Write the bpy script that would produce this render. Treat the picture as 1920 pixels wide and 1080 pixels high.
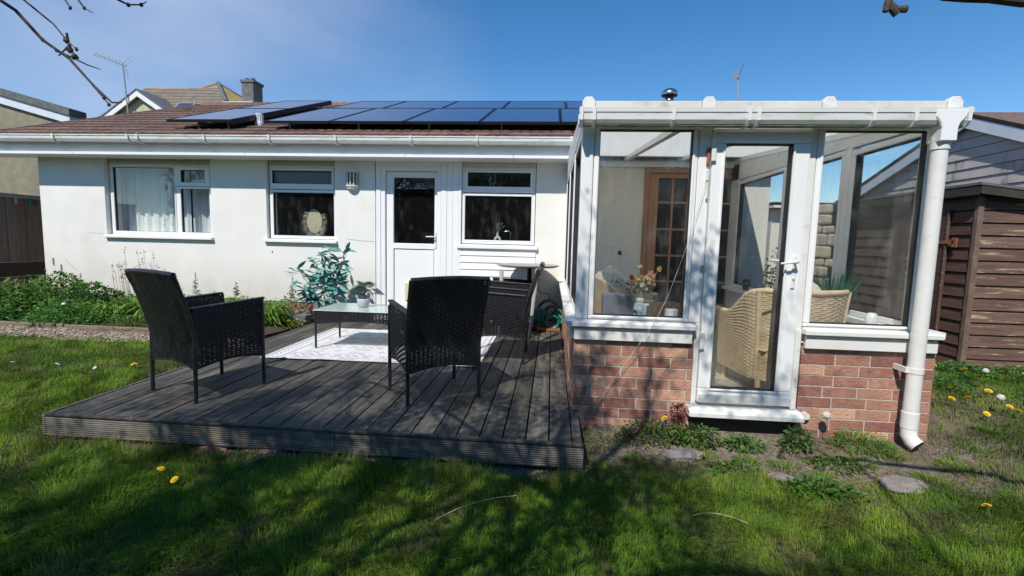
import bpy, math, random
import numpy as np
from mathutils import Vector, Matrix

random.seed(11)
rng = np.random.default_rng(11)
for o in list(bpy.data.objects):
    bpy.data.objects.remove(o)
SC = bpy.context.scene
COL = SC.collection
R = math.radians

# ------------------------------------------------------------------ camera
def cam_axes(p, y, r):
    cp, sp, cy, sy = math.cos(p), math.sin(p), math.cos(y), math.sin(y)
    F = Vector((sy * cp, cy * cp, -sp)); Rt = Vector((cy, -sy, 0)); Up = Rt.cross(F)
    cr, sr = math.cos(r), math.sin(r)
    return cr * Rt + sr * Up, -sr * Rt + cr * Up, F
cd = bpy.data.cameras.new('camera')
cam = bpy.data.objects.new('camera', cd)
COL.objects.link(cam)
ax, ay, az = cam_axes(R(5.582), R(-4.677), R(1.387))
m = Matrix((ax, ay, -az)).transposed().to_4x4()
m.translation = Vector((0, -3.286, 1.40))
cam.matrix_world = m
cd.sensor_width = 36
cd.lens = 880.6 / 1920 * 36
cd.clip_start = 0.05
cd.clip_end = 2000
SC.camera = cam

# ------------------------------------------------------------------ light
SUN = Vector((-0.38, -1.0, 1.22)).normalized()      # towards the sun
W = bpy.data.worlds.new('World'); SC.world = W; W.use_nodes = True
wn = W.node_tree; wn.nodes.clear()
wo = wn.nodes.new('ShaderNodeOutputWorld'); wb = wn.nodes.new('ShaderNodeBackground')
sky = wn.nodes.new('ShaderNodeTexSky'); sky.sky_type = 'NISHITA'; sky.sun_disc = False
sky.sun_elevation = math.asin(SUN.z); sky.sun_rotation = math.atan2(SUN.x, SUN.y)
sky.altitude = 0; sky.air_density = 1.0; sky.dust_density = 0.0; sky.ozone_density = 2.8
wb.inputs['Strength'].default_value = 0.142
# thin high haze drifting in from the left side of the sky
tcw = wn.nodes.new('ShaderNodeTexCoord')
mpw = wn.nodes.new('ShaderNodeMapping'); mpw.inputs['Scale'].default_value = (1.0, 1.0, 2.2)
nzw = wn.nodes.new('ShaderNodeTexNoise'); nzw.inputs['Scale'].default_value = 2.6; nzw.inputs['Detail'].default_value = 5
nzw.inputs['Roughness'].default_value = 0.45
rpw = wn.nodes.new('ShaderNodeValToRGB'); rpw.color_ramp.elements[0].position = 0.42; rpw.color_ramp.elements[1].position = 0.78
dotw = wn.nodes.new('ShaderNodeVectorMath'); dotw.operation = 'DOT_PRODUCT'; dotw.inputs[1].default_value = (-0.93, 0.36, 0.0)
mrw = wn.nodes.new('ShaderNodeMapRange'); mrw.inputs[1].default_value = 0.44; mrw.inputs[2].default_value = 1.0
mrw.inputs[3].default_value = 0.0; mrw.inputs[4].default_value = 0.95
muw = wn.nodes.new('ShaderNodeMath'); muw.operation = 'MULTIPLY_ADD'; muw.inputs[2].default_value = 0.0
adw = wn.nodes.new('ShaderNodeMath'); adw.operation = 'ADD'; adw.inputs[1].default_value = 0.42
mxw = wn.nodes.new('ShaderNodeMix'); mxw.data_type = 'RGBA'; mxw.inputs[7].default_value = (3.5, 4.2, 5.8, 1)
L = wn.links
L.new(tcw.outputs['Generated'], mpw.inputs['Vector']); L.new(mpw.outputs['Vector'], nzw.inputs['Vector'])
L.new(nzw.outputs['Fac'], rpw.inputs['Fac']); L.new(tcw.outputs['Generated'], dotw.inputs[0])
L.new(dotw.outputs['Value'], mrw.inputs[0]); L.new(rpw.outputs['Color'], adw.inputs[0])
L.new(mrw.outputs[0], muw.inputs[0]); L.new(adw.outputs[0], muw.inputs[1])
hsw = wn.nodes.new('ShaderNodeHueSaturation'); hsw.inputs['Saturation'].default_value = 1.30
L.new(sky.outputs[0], hsw.inputs['Color']); L.new(hsw.outputs[0], mxw.inputs[6]); L.new(muw.outputs[0], mxw.inputs[0])
L.new(mxw.outputs[2], wb.inputs['Color']); L.new(wb.outputs[0], wo.inputs['Surface'])

sd = bpy.data.lights.new('sun', 'SUN'); sd.energy = 4.65; sd.angle = R(0.53); sd.color = (1.0, 0.95, 0.87)
so = bpy.data.objects.new('sun', sd); COL.objects.link(so)
so.rotation_euler = (-SUN).to_track_quat('-Z', 'Y').to_euler(); so.location = (-3, -9, 11)

SC.view_settings.view_transform = 'Standard'; SC.view_settings.look = 'None'
SC.view_settings.exposure = 0.0; SC.view_settings.gamma = 1; SC.view_settings.use_curve_mapping = False
SC.cycles.max_bounces = 8; SC.cycles.transparent_max_bounces = 16
SC.cycles.caustics_reflective = False; SC.cycles.caustics_refractive = False
SC.cycles.use_denoising = True

# ------------------------------------------------------------------ materials
def sock(n, *names):
    for k in names:
        if k in n.inputs: return n.inputs[k]
def mat(name, c1, c2=None, scale=4, rough=0.6, bump=0.0, bscale=60, metal=0.0, rand=0.0, spec=0.5,
        stretch=(1, 1, 1), lo=0.35, hi=0.65, third=None, tscale=2.0, tlo=0.6, thi=0.75, coat=0, bstretch=None,
        emit=None, sss=None):
    M = bpy.data.materials.new(name); M.use_nodes = True
    nt = M.node_tree; N = nt.nodes; Lk = nt.links
    b = N['Principled BSDF']; b.inputs['Roughness'].default_value = rough; b.inputs['Metallic'].default_value = metal
    sock(b, 'Specular IOR Level', 'Specular').default_value = spec
    if coat: sock(b, 'Coat Weight', 'Clearcoat').default_value = coat
    tc = N.new('ShaderNodeTexCoord'); mp = N.new('ShaderNodeMapping'); mp.inputs['Scale'].default_value = stretch
    vec = tc.outputs['Object']
    oi = None
    if rand:
        oi = N.new('ShaderNodeObjectInfo'); mul = N.new('ShaderNodeMath'); mul.operation = 'MULTIPLY'; mul.inputs[1].default_value = 37.0
        Lk.new(oi.outputs['Random'], mul.inputs[0])
        ad = N.new('ShaderNodeVectorMath'); ad.operation = 'ADD'
        Lk.new(tc.outputs['Object'], ad.inputs[0]); Lk.new(mul.outputs[0], ad.inputs[1]); vec = ad.outputs[0]
    Lk.new(vec, mp.inputs['Vector'])
    col = None
    if c2 is None:
        rgb = N.new('ShaderNodeRGB'); rgb.outputs[0].default_value = (*c1, 1); col = rgb.outputs[0]
    else:
        nz = N.new('ShaderNodeTexNoise'); nz.inputs['Scale'].default_value = scale; nz.inputs['Detail'].default_value = 7
        nz.inputs['Roughness'].default_value = 0.62
        Lk.new(mp.outputs[0], nz.inputs['Vector'])
        rp = N.new('ShaderNodeValToRGB'); rp.color_ramp.elements[0].position = lo; rp.color_ramp.elements[1].position = hi
        rp.color_ramp.elements[0].color = (*c1, 1); rp.color_ramp.elements[1].color = (*c2, 1)
        Lk.new(nz.outputs['Fac'], rp.inputs['Fac']); col = rp.outputs['Color']
    if third:
        n3 = N.new('ShaderNodeTexNoise'); n3.inputs['Scale'].default_value = tscale; n3.inputs['Detail'].default_value = 8
        n3.inputs['Roughness'].default_value = 0.7
        Lk.new(mp.outputs[0], n3.inputs['Vector'])
        r3 = N.new('ShaderNodeMapRange'); r3.inputs[1].default_value = tlo; r3.inputs[2].default_value = thi
        Lk.new(n3.outputs['Fac'], r3.inputs[0])
        mx = N.new('ShaderNodeMix'); mx.data_type = 'RGBA'; mx.inputs[7].default_value = (*third, 1)
        Lk.new(r3.outputs[0], mx.inputs[0]); Lk.new(col, mx.inputs[6]); col = mx.outputs[2]
    if rand:
        hs = N.new('ShaderNodeHueSaturation'); mr = N.new('ShaderNodeMapRange')
        mr.inputs[3].default_value = 1 - rand; mr.inputs[4].default_value = 1 + rand
        Lk.new(oi.outputs['Random'], mr.inputs[0]); Lk.new(mr.outputs[0], hs.inputs['Value'])
        Lk.new(col, hs.inputs['Color']); col = hs.outputs['Color']
    Lk.new(col, b.inputs['Base Color'])
    if bump:
        nb = N.new('ShaderNodeTexNoise'); nb.inputs['Scale'].default_value = bscale; nb.inputs['Detail'].default_value = 5
        if bstretch:
            m2 = N.new('ShaderNodeMapping'); m2.inputs['Scale'].default_value = bstretch; Lk.new(vec, m2.inputs['Vector'])
            Lk.new(m2.outputs[0], nb.inputs['Vector'])
        else: Lk.new(mp.outputs[0], nb.inputs['Vector'])
        bp = N.new('ShaderNodeBump'); bp.inputs['Strength'].default_value = min(1, bump); bp.inputs['Distance'].default_value = 0.01 * max(1, bump)
        Lk.new(nb.outputs['Fac'], bp.inputs['Height']); Lk.new(bp.outputs[0], b.inputs['Normal'])
    M['col'] = 1
    return M

def ribs(M, axis, pitch, depth=0.002, mixdark=0.0):
    """adds machined grooves (fine relief) to a material along one axis"""
    nt = M.node_tree; N = nt.nodes; Lk = nt.links; b = N['Principled BSDF']
    tc = N.new('ShaderNodeTexCoord'); sp = N.new('ShaderNodeSeparateXYZ'); Lk.new(tc.outputs['Object'], sp.inputs[0])
    mu = N.new('ShaderNodeMath'); mu.operation = 'MULTIPLY'; mu.inputs[1].default_value = 2 * math.pi / pitch
    sn = N.new('ShaderNodeMath'); sn.operation = 'SINE'
    Lk.new(sp.outputs[axis], mu.inputs[0]); Lk.new(mu.outputs[0], sn.inputs[0])
    bp = N.new('ShaderNodeBump'); bp.inputs['Strength'].default_value = 0.9; bp.inputs['Distance'].default_value = depth
    Lk.new(sn.outputs[0], bp.inputs['Height'])
    if b.inputs['Normal'].links: Lk.new(b.inputs['Normal'].links[0].from_socket, bp.inputs['Normal'])
    Lk.new(bp.outputs[0], b.inputs['Normal'])
    return M

def glass(name, ior=1.6, rough=0.0, tint=(0.93, 0.95, 0.94), dirt=0.0):
    M = bpy.data.materials.new(name); M.use_nodes = True
    nt = M.node_tree; N = nt.nodes; Lk = nt.links; N.clear()
    o = N.new('ShaderNodeOutputMaterial'); tr = N.new('ShaderNodeBsdfTransparent'); tr.inputs[0].default_value = (*tint, 1)
    gl = N.new('ShaderNodeBsdfGlossy'); gl.inputs['Roughness'].default_value = rough
    # Schlick reflectance from the view angle, the same from both sides of the pane
    f0 = ((ior - 1) / (ior + 1)) ** 2
    geo = N.new('ShaderNodeNewGeometry'); dp_ = N.new('ShaderNodeVectorMath'); dp_.operation = 'DOT_PRODUCT'
    Lk.new(geo.outputs['Incoming'], dp_.inputs[0]); Lk.new(geo.outputs['Normal'], dp_.inputs[1])
    def m_(op, a, b_=None):
        q = N.new('ShaderNodeMath'); q.operation = op
        for i_, v_ in enumerate((a, b_)):
            if v_ is None: continue
            if isinstance(v_, (int, float)): q.inputs[i_].default_value = v_
            else: Lk.new(v_, q.inputs[i_])
        return q.outputs[0]
    fac = m_('ADD', m_('MULTIPLY', m_('POWER', m_('SUBTRACT', 1.0, m_('ABSOLUTE', dp_.outputs['Value'])), 5.0), 1 - f0), f0)
    mx = N.new('ShaderNodeMixShader')
    Lk.new(fac, mx.inputs[0]); Lk.new(tr.outputs[0], mx.inputs[1]); Lk.new(gl.outputs[0], mx.inputs[2])
    out = mx.outputs[0]
    if dirt:
        df = N.new('ShaderNodeBsdfDiffuse'); df.inputs[0].default_value = (0.6, 0.6, 0.57, 1)
        tc = N.new('ShaderNodeTexCoord'); nz = N.new('ShaderNodeTexNoise'); nz.inputs['Scale'].default_value = 9; nz.inputs['Detail'].default_value = 9
        mp = N.new('ShaderNodeMapping'); mp.inputs['Scale'].default_value = (1.4, 1.4, 0.5)
        Lk.new(tc.outputs['Object'], mp.inputs[0]); Lk.new(mp.outputs[0], nz.inputs['Vector'])
        rp = N.new('ShaderNodeMapRange'); rp.inputs[1].default_value = 0.5; rp.inputs[2].default_value = 0.8
        rp.inputs[3].default_value = dirt * 0.35; rp.inputs[4].default_value = dirt * 2.5
        Lk.new(nz.outputs['Fac'], rp.inputs[0])
        m2 = N.new('ShaderNodeMixShader'); Lk.new(rp.outputs[0], m2.inputs[0]); Lk.new(out, m2.inputs[1]); Lk.new(df.outputs[0], m2.inputs[2]); out = m2.outputs[0]
    Lk.new(out, o.inputs['Surface'])
    return M

def leafmat(name, trans=0.35, rough=0.5):
    M = bpy.data.materials.new(name); M.use_nodes = True
    nt = M.node_tree; N = nt.nodes; Lk = nt.links; b = N['Principled BSDF']; b.inputs['Roughness'].default_value = rough
    sock(b, 'Specular IOR Level', 'Specular').default_value = 0.3
    at = N.new('ShaderNodeAttribute'); at.attribute_name = 'col'
    t = N.new('ShaderNodeBsdfTranslucent'); mx = N.new('ShaderNodeMixShader'); mx.inputs[0].default_value = trans
    Lk.new(at.outputs['Color'], b.inputs['Base Color']); Lk.new(at.outputs['Color'], t.inputs[0])
    o = N['Material Output']; Lk.new(b.outputs[0], mx.inputs[1]); Lk.new(t.outputs[0], mx.inputs[2]); Lk.new(mx.outputs[0], o.inputs['Surface'])
    return M

M = {}
M['render'] = mat('painted_render', (0.80, 0.78, 0.735), (0.86, 0.845, 0.80), 1.3, 0.85, 0.25, 90, third=(0.73, 0.70, 0.63), tscale=1.5, tlo=0.55, thi=0.80)
_nt = M['render'].node_tree; _b = _nt.nodes['Principled BSDF']; _src = _b.inputs['Base Color'].links[0].from_socket
_tc = _nt.nodes.new('ShaderNodeTexCoord'); _sp = _nt.nodes.new('ShaderNodeSeparateXYZ'); _nt.links.new(_tc.outputs['Object'], _sp.inputs[0])
_mr = _nt.nodes.new('ShaderNodeMapRange'); _mr.inputs[1].default_value = .26; _mr.inputs[2].default_value = .95; _mr.inputs[3].default_value = .95; _mr.inputs[4].default_value = 0
_nt.links.new(_sp.outputs[2], _mr.inputs[0]); _nz = _nt.nodes.new('ShaderNodeTexNoise'); _nz.inputs['Scale'].default_value = 5; _nz.inputs['Detail'].default_value = 9
_nt.links.new(_tc.outputs['Object'], _nz.inputs['Vector']); _m2 = _nt.nodes.new('ShaderNodeMath'); _m2.operation = 'MULTIPLY'; _nt.links.new(_mr.outputs[0], _m2.inputs[0]); _nt.links.new(_nz.outputs['Fac'], _m2.inputs[1])
_mx = _nt.nodes.new('ShaderNodeMix'); _mx.data_type = 'RGBA'; _mx.inputs[7].default_value = (.50, .46, .37, 1); _nt.links.new(_m2.outputs[0], _mx.inputs[0]); _nt.links.new(_src, _mx.inputs[6]); _nt.links.new(_mx.outputs[2], _b.inputs['Base Color'])
M['cream'] = mat('cream_render', (0.80, 0.75, 0.65), (0.84, 0.79, 0.69), 1.3, 0.85, 0.25, 90)
M['upvc'] = mat('white_plastic', (0.85, 0.85, 0.84), (0.89, 0.89, 0.88), 2.2, 0.32, third=(0.70, 0.68, 0.62), tscale=5, tlo=0.60, thi=0.9)
M['upvc_dirty'] = mat('dirty_white_plastic', (0.76, 0.745, 0.70), (0.82, 0.81, 0.78), 3, 0.45, third=(0.50, 0.44, 0.35), tscale=7, tlo=0.56, thi=0.82, stretch=(1, 1, 2.2))
M['gutter'] = mat('white_gutter_plastic', (0.80, 0.80, 0.77), (0.72, 0.73, 0.67), 3, 0.4, third=(0.34, 0.38, 0.25), tscale=6, tlo=0.52, thi=0.80, stretch=(1, 4, 4))
M['algae'] = mat('green_algae', (0.16, 0.20, 0.09), (0.40, 0.42, 0.32), 14, 0.8, 0.3)
M['fascia'] = mat('fascia_paint', (0.72, 0.72, 0.71), (0.78, 0.78, 0.77), 2, 0.45)
M['headboard'] = mat('weathered_white_board', (0.62, 0.58, 0.50), (0.72, 0.69, 0.62), 4, 0.7, third=(0.38, 0.33, 0.27), tscale=9, tlo=0.55, thi=0.8, stretch=(1, 1, 1))
M['rubber'] = mat('dark_gasket', (0.02, 0.02, 0.022), rough=0.6)
M['brick'] = mat('red_brick', (0.80, 0.72, 0.70), (1.0, 1.0, 1.0), 14, 0.88, 0.7, 70, rand=0.12, third=(0.42, 0.40, 0.42), tscale=11, tlo=0.54, thi=0.74)
_nt = M['brick'].node_tree; _b = _nt.nodes['Principled BSDF']; _src = _b.inputs['Base Color'].links[0].from_socket
_oi = _nt.nodes.new('ShaderNodeObjectInfo'); _rp = _nt.nodes.new('ShaderNodeValToRGB'); _cr = _rp.color_ramp; _cr.interpolation = 'LINEAR'
for _p, _c in ((0.0, (.34, .145, .115)), (.2, (.54, .205, .13)), (.42, (.66, .235, .12)), (.62, (.55, .235, .165)), (.80, (.82, .31, .10)), (.9, (.50, .185, .12)), (1.0, (.64, .38, .26))):
    _e = _cr.elements[0] if _p == 0 else (_cr.elements[1] if _p == 1.0 else _cr.elements.new(_p)); _e.position = _p; _e.color = (*_c, 1)
_mx = _nt.nodes.new('ShaderNodeMix'); _mx.data_type = 'RGBA'; _mx.blend_type = 'MULTIPLY'; _mx.inputs[0].default_value = 1
_nt.links.new(_oi.outputs['Random'], _rp.inputs[0]); _nt.links.new(_rp.outputs[0], _mx.inputs[6]); _nt.links.new(_src, _mx.inputs[7]); _nt.links.new(_mx.outputs[2], _b.inputs['Base Color'])
M['mortar'] = mat('mortar', (0.50, 0.455, 0.36), (0.60, 0.55, 0.45), 12, 0.95, 0.5, 120, third=(0.25, 0.25, 0.20), tscale=3, tlo=0.55, thi=0.75)
M['tile'] = mat('concrete_roof_tile', (0.115, 0.066, 0.052), (0.20, 0.125, 0.098), 13, 0.92, 0.8, 45, rand=0.25, third=(0.27, 0.22, 0.13), tscale=22, tlo=0.57, thi=0.74)
M['felt'] = mat('roof_felt', (0.10, 0.105, 0.10), (0.17, 0.17, 0.155), 9, 0.92, 0.5, 90)
M['panel'] = mat('solar_glass', (0.040, 0.056, 0.128), (0.046, 0.065, 0.14), 3, 0.07, third=(0.60, 0.60, 0.58), tscale=5.0, tlo=0.735, thi=0.765, spec=0.9, stretch=(2.2, 1, 1))
M['blackmetal'] = mat('black_metal', (0.02, 0.02, 0.022), rough=0.45, metal=0.3)
M['alu'] = mat('grey_metal_rail', (0.30, 0.30, 0.28), (0.42, 0.42, 0.39), 30, 0.5, metal=0.3)
M['steel'] = mat('stainless_steel', (0.62, 0.60, 0.58), (0.5, 0.48, 0.46), 8, 0.25, metal=1.0)
M['deck'] = mat('weathered_decking', (0.052, 0.050, 0.047), (0.150, 0.138, 0.118), 3.2, 0.72, 0.45, 30, rand=0.30, stretch=(5, 0.55, 5), third=(0.20, 0.175, 0.11), tscale=1.6, tlo=0.52, thi=0.68)
ribs(M['deck'], 0, 0.0085, 0.0022)
M['deckface'] = mat('weathered_fascia_board', (0.105, 0.096, 0.084), (0.225, 0.20, 0.172), 6, 0.8, 0.3, 40, stretch=(0.6, 5, 5), third=(0.27, 0.20, 0.13), tscale=1.5, tlo=0.55, thi=0.75)
ribs(M['deckface'], 2, 0.0135, 0.0016)
M['darkwood_and_shade'] = mat('dark_timber_and_shade', (0.03, 0.026, 0.022), (0.05, 0.045, 0.038), 8, 0.9, 0.4)  # dark timber; also colours the shadowed gap under the conservatory door sill
M['wicker'] = mat('black_rattan', (0.012, 0.012, 0.014), (0.022, 0.022, 0.025), 30, 0.42, 0.2, 300, spec=0.5)
M['wicker_in'] = mat('honey_rattan', (0.58, 0.42, 0.26), (0.74, 0.58, 0.39), 18, 0.6, 0.2, 200)
M['chairmetal'] = mat('dark_powder_coat', (0.018, 0.019, 0.023), rough=0.35)
M['pebble'] = mat('shingle_stone', (0.42, 0.36, 0.28), (0.56, 0.50, 0.41), 6, 0.85, rand=0.25)
M['frost'] = mat('frosted_green_glass', (0.50, 0.60, 0.56), (0.55, 0.64, 0.60), 2, 0.12, spec=0.7)
M['soilpot'] = mat('potting_soil', (0.035, 0.024, 0.017), (0.06, 0.04, 0.03), 30, 0.95, 0.8, 90)
M['greypot'] = mat('blue_grey_glazed_pot', (0.40, 0.46, 0.50), (0.46, 0.51, 0.55), 4, 0.45)
M['hose'] = mat('teal_hose', (0.015, 0.24, 0.21), (0.02, 0.30, 0.26), 20, 0.35)
M['hosedark'] = mat('dark_green_hose', (0.012, 0.06, 0.052), (0.02, 0.09, 0.08), 20, 0.4)
M['redboard'] = mat('red_brown_stained_board', (0.21, 0.075, 0.042), (0.30, 0.12, 0.07), 7, 0.6, 0.2, stretch=(0.6, 5, 5))
M['tabletop'] = mat('grey_stone_top', (0.27, 0.27, 0.26), (0.34, 0.34, 0.32), 25, 0.35)
M['greyfab'] = mat('pale_grey_fabric', (0.34, 0.34, 0.32), (0.42, 0.42, 0.39), 40, 0.9, 0.3, 200)
M['curtain'] = mat('white_net_curtain', (0.74, 0.77, 0.79), (0.84, 0.86, 0.87), 14, 0.9, stretch=(3, 1, 0.3))
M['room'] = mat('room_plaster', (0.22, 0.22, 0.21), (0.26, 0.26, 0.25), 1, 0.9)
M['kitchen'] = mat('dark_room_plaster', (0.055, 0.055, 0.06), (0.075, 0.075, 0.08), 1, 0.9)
M['roomfloor'] = mat('brown_room_floor', (0.16, 0.12, 0.09), (0.20, 0.15, 0.11), 2, 0.7)
M['consfloor'] = mat('beige_floor_tile', (0.48, 0.42, 0.34), (0.54, 0.48, 0.40), 3, 0.5)
M['pine'] = mat('stained_pine', (0.34, 0.15, 0.075), (0.46, 0.23, 0.12), 3, 0.5, stretch=(9, 9, 0.7), lo=0.3, hi=0.7)
M['opal'] = mat('opal_roof_sheet', (0.75, 0.73, 0.68), (0.80, 0.78, 0.73), 2, 0.5)
nt = M['opal'].node_tree; tl = nt.nodes.new('ShaderNodeBsdfTranslucent'); tl.inputs[0].default_value = (0.93, 0.91, 0.86, 1)
mxx = nt.nodes.new('ShaderNodeMixShader'); mxx.inputs[0].default_value = 0.78
nt.links.new(nt.nodes['Principled BSDF'].outputs[0], mxx.inputs[1]); nt.links.new(tl.outputs[0], mxx.inputs[2]); nt.links.new(mxx.outputs[0], nt.nodes['Material Output'].inputs['Surface'])
M['shed'] = mat('brown_shed_board', (0.105, 0.058, 0.044), (0.185, 0.108, 0.080), 4, 0.85, 0.5, 40, rand=0.18, stretch=(0.8, 1, 9), third=(0.50, 0.38, 0.26), tscale=3.2, tlo=0.56, thi=0.66)
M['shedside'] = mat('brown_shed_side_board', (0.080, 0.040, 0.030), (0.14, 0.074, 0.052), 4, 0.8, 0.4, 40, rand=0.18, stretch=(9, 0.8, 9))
M['shedpost'] = mat('pale_brown_shed_post', (0.13, 0.082, 0.062), (0.22, 0.15, 0.11), 8, 0.8, 0.3)
M['rust'] = mat('rusty_iron', (0.24, 0.07, 0.03), (0.38, 0.15, 0.07), 30, 0.85, 0.4)
M['gable'] = mat('grey_pink_cladding', (0.46, 0.40, 0.365), (0.53, 0.47, 0.43), 3, 0.85, rand=0.05, third=(0.15, 0.125, 0.11), tscale=1.7, tlo=0.56, thi=0.66, stretch=(1, 1, 0.45))
M['bluewhite'] = mat('cool_white_bargeboard', (0.62, 0.66, 0.72), (0.70, 0.73, 0.78), 3, 0.6)
M['pebbledash'] = mat('buff_pebbledash', (0.46, 0.40, 0.28), (0.60, 0.53, 0.385), 8, 0.95, 0.8, 60, third=(0.34, 0.30, 0.22), tscale=1.2, tlo=0.52, thi=0.75)
M['annexe'] = mat('buff_annexe_render', (0.24, 0.215, 0.145), (0.32, 0.285, 0.20), 6, 0.95, 0.8, 50, third=(0.18, 0.165, 0.12), tscale=1.0, tlo=0.50, thi=0.75)
M['slate'] = mat('weathered_slate', (0.21, 0.175, 0.14), (0.30, 0.26, 0.205), 3, 0.9, 0.4, 20, third=(0.33, 0.25, 0.12), tscale=0.8, tlo=0.55, thi=0.7)
M['slatedark'] = mat('dark_slate', (0.10, 0.11, 0.13), (0.15, 0.155, 0.17), 3, 0.85)
M['chimney'] = mat('sooty_chimney_stone', (0.12, 0.115, 0.12), (0.20, 0.19, 0.19), 6, 0.95, 0.5, 20)
M['white'] = mat('white_paint', (0.80, 0.80, 0.78), rough=0.5)
M['creampl'] = mat('cream_plastic', (0.66, 0.62, 0.42), rough=0.5)
M['lampwhite'] = mat('cream_cast_metal', (0.72, 0.70, 0.60), (0.78, 0.76, 0.68), 10, 0.45)
M['fence'] = mat('brown_fence_panel', (0.20, 0.145, 0.11), (0.29, 0.215, 0.165), 6, 0.9, 0.4, 30, rand=0.12, stretch=(6, 6, 0.5))
M['gravelboard'] = mat('dark_brown_gravel_board', (0.055, 0.035, 0.03), (0.10, 0.062, 0.052), 7, 0.85, 0.4, stretch=(0.6, 0.6, 6))
M['fencecap'] = mat('grey_fence_capping', (0.30, 0.31, 0.31), (0.38, 0.39, 0.38), 7, 0.8)
M['bark'] = mat('apple_bark', (0.055, 0.045, 0.045), (0.10, 0.085, 0.075), 22, 0.9, 0.8, 50)
M['lampshade'] = mat('slate_grey_storage_box', (0.15, 0.155, 0.20), (0.19, 0.195, 0.25), 6, 0.85, 0.2, 200)
M['ceramic'] = mat('pale_ceramic', (0.70, 0.72, 0.66), (0.78, 0.80, 0.75), 6, 0.3)
M['paleblue'] = mat('pale_blue_card', (0.55, 0.68, 0.73), (0.66, 0.76, 0.80), 20, 0.7)
M['cushion'] = mat('cream_cushion', (0.62, 0.57, 0.49), (0.70, 0.65, 0.57), 30, 0.9, 0.3, 120)
M['cushionpat'] = mat('patterned_cushion', (0.50, 0.52, 0.45), (0.68, 0.68, 0.60), 25, 0.9, 0.2, 120)
M['stem'] = mat('pale_cane_stem', (0.42, 0.36, 0.22), (0.50, 0.44, 0.30), 20, 0.7)
M['greenstem'] = mat('green_stem', (.10, .16, .05), (.14, .2, .06), 20, .7)
M['woodbonsai'] = mat('twisted_dark_wood', (0.06, 0.035, 0.022), (0.10, 0.06, 0.04), 30, 0.85, 0.5)
M['yellow'] = mat('dandelion_yellow', (0.80, 0.52, 0.015), (0.85, 0.60, 0.03), 80, 0.7)
M['daisy'] = mat('daisy_white', (0.78, 0.78, 0.76), rough=0.7)
M['fluff'] = mat('dandelion_fluff', (0.50, 0.47, 0.42), (0.62, 0.58, 0.52), 90, 0.95)
M['mirrorgold'] = mat('straw_mirror_back', (0.52, 0.44, 0.28), (0.60, 0.52, 0.36), 12, 0.8)
M['feather'] = mat('pale_shell_fringe', (0.58, 0.58, 0.48), (0.70, 0.70, 0.62), 30, 0.9)
M['cable'] = mat('white_cable', (0.62, 0.60, 0.56), rough=0.5)
M['pane_house'] = glass('window_glass', 1.7, 0.0, (0.95, 0.97, 0.97), 0.012)
M['pane_cons'] = glass('conservatory_glass', 1.55, 0.0, (0.965, 0.98, 0.975), 0.034)
M['pane_inner'] = glass('inner_door_glass', 1.4, 0.0, (0.55, 0.60, 0.66))
M['leaf'] = leafmat('leaf'); M['leafdull'] = leafmat('dull_leaf', 0.15, 0.6); M['petal'] = leafmat('petal', 0.3, 0.6)
M['grass'] = leafmat('grass_blade', 0.42, 0.75)
sock(M['grass'].node_tree.nodes['Principled BSDF'], 'Specular IOR Level', 'Specular').default_value = 0.12
M['obscure'] = mat('obscured_grey_glass', (0.11, 0.125, 0.145), (0.16, 0.18, 0.20), 90, 0.22, 0.5, 160, spec=0.8)

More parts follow.
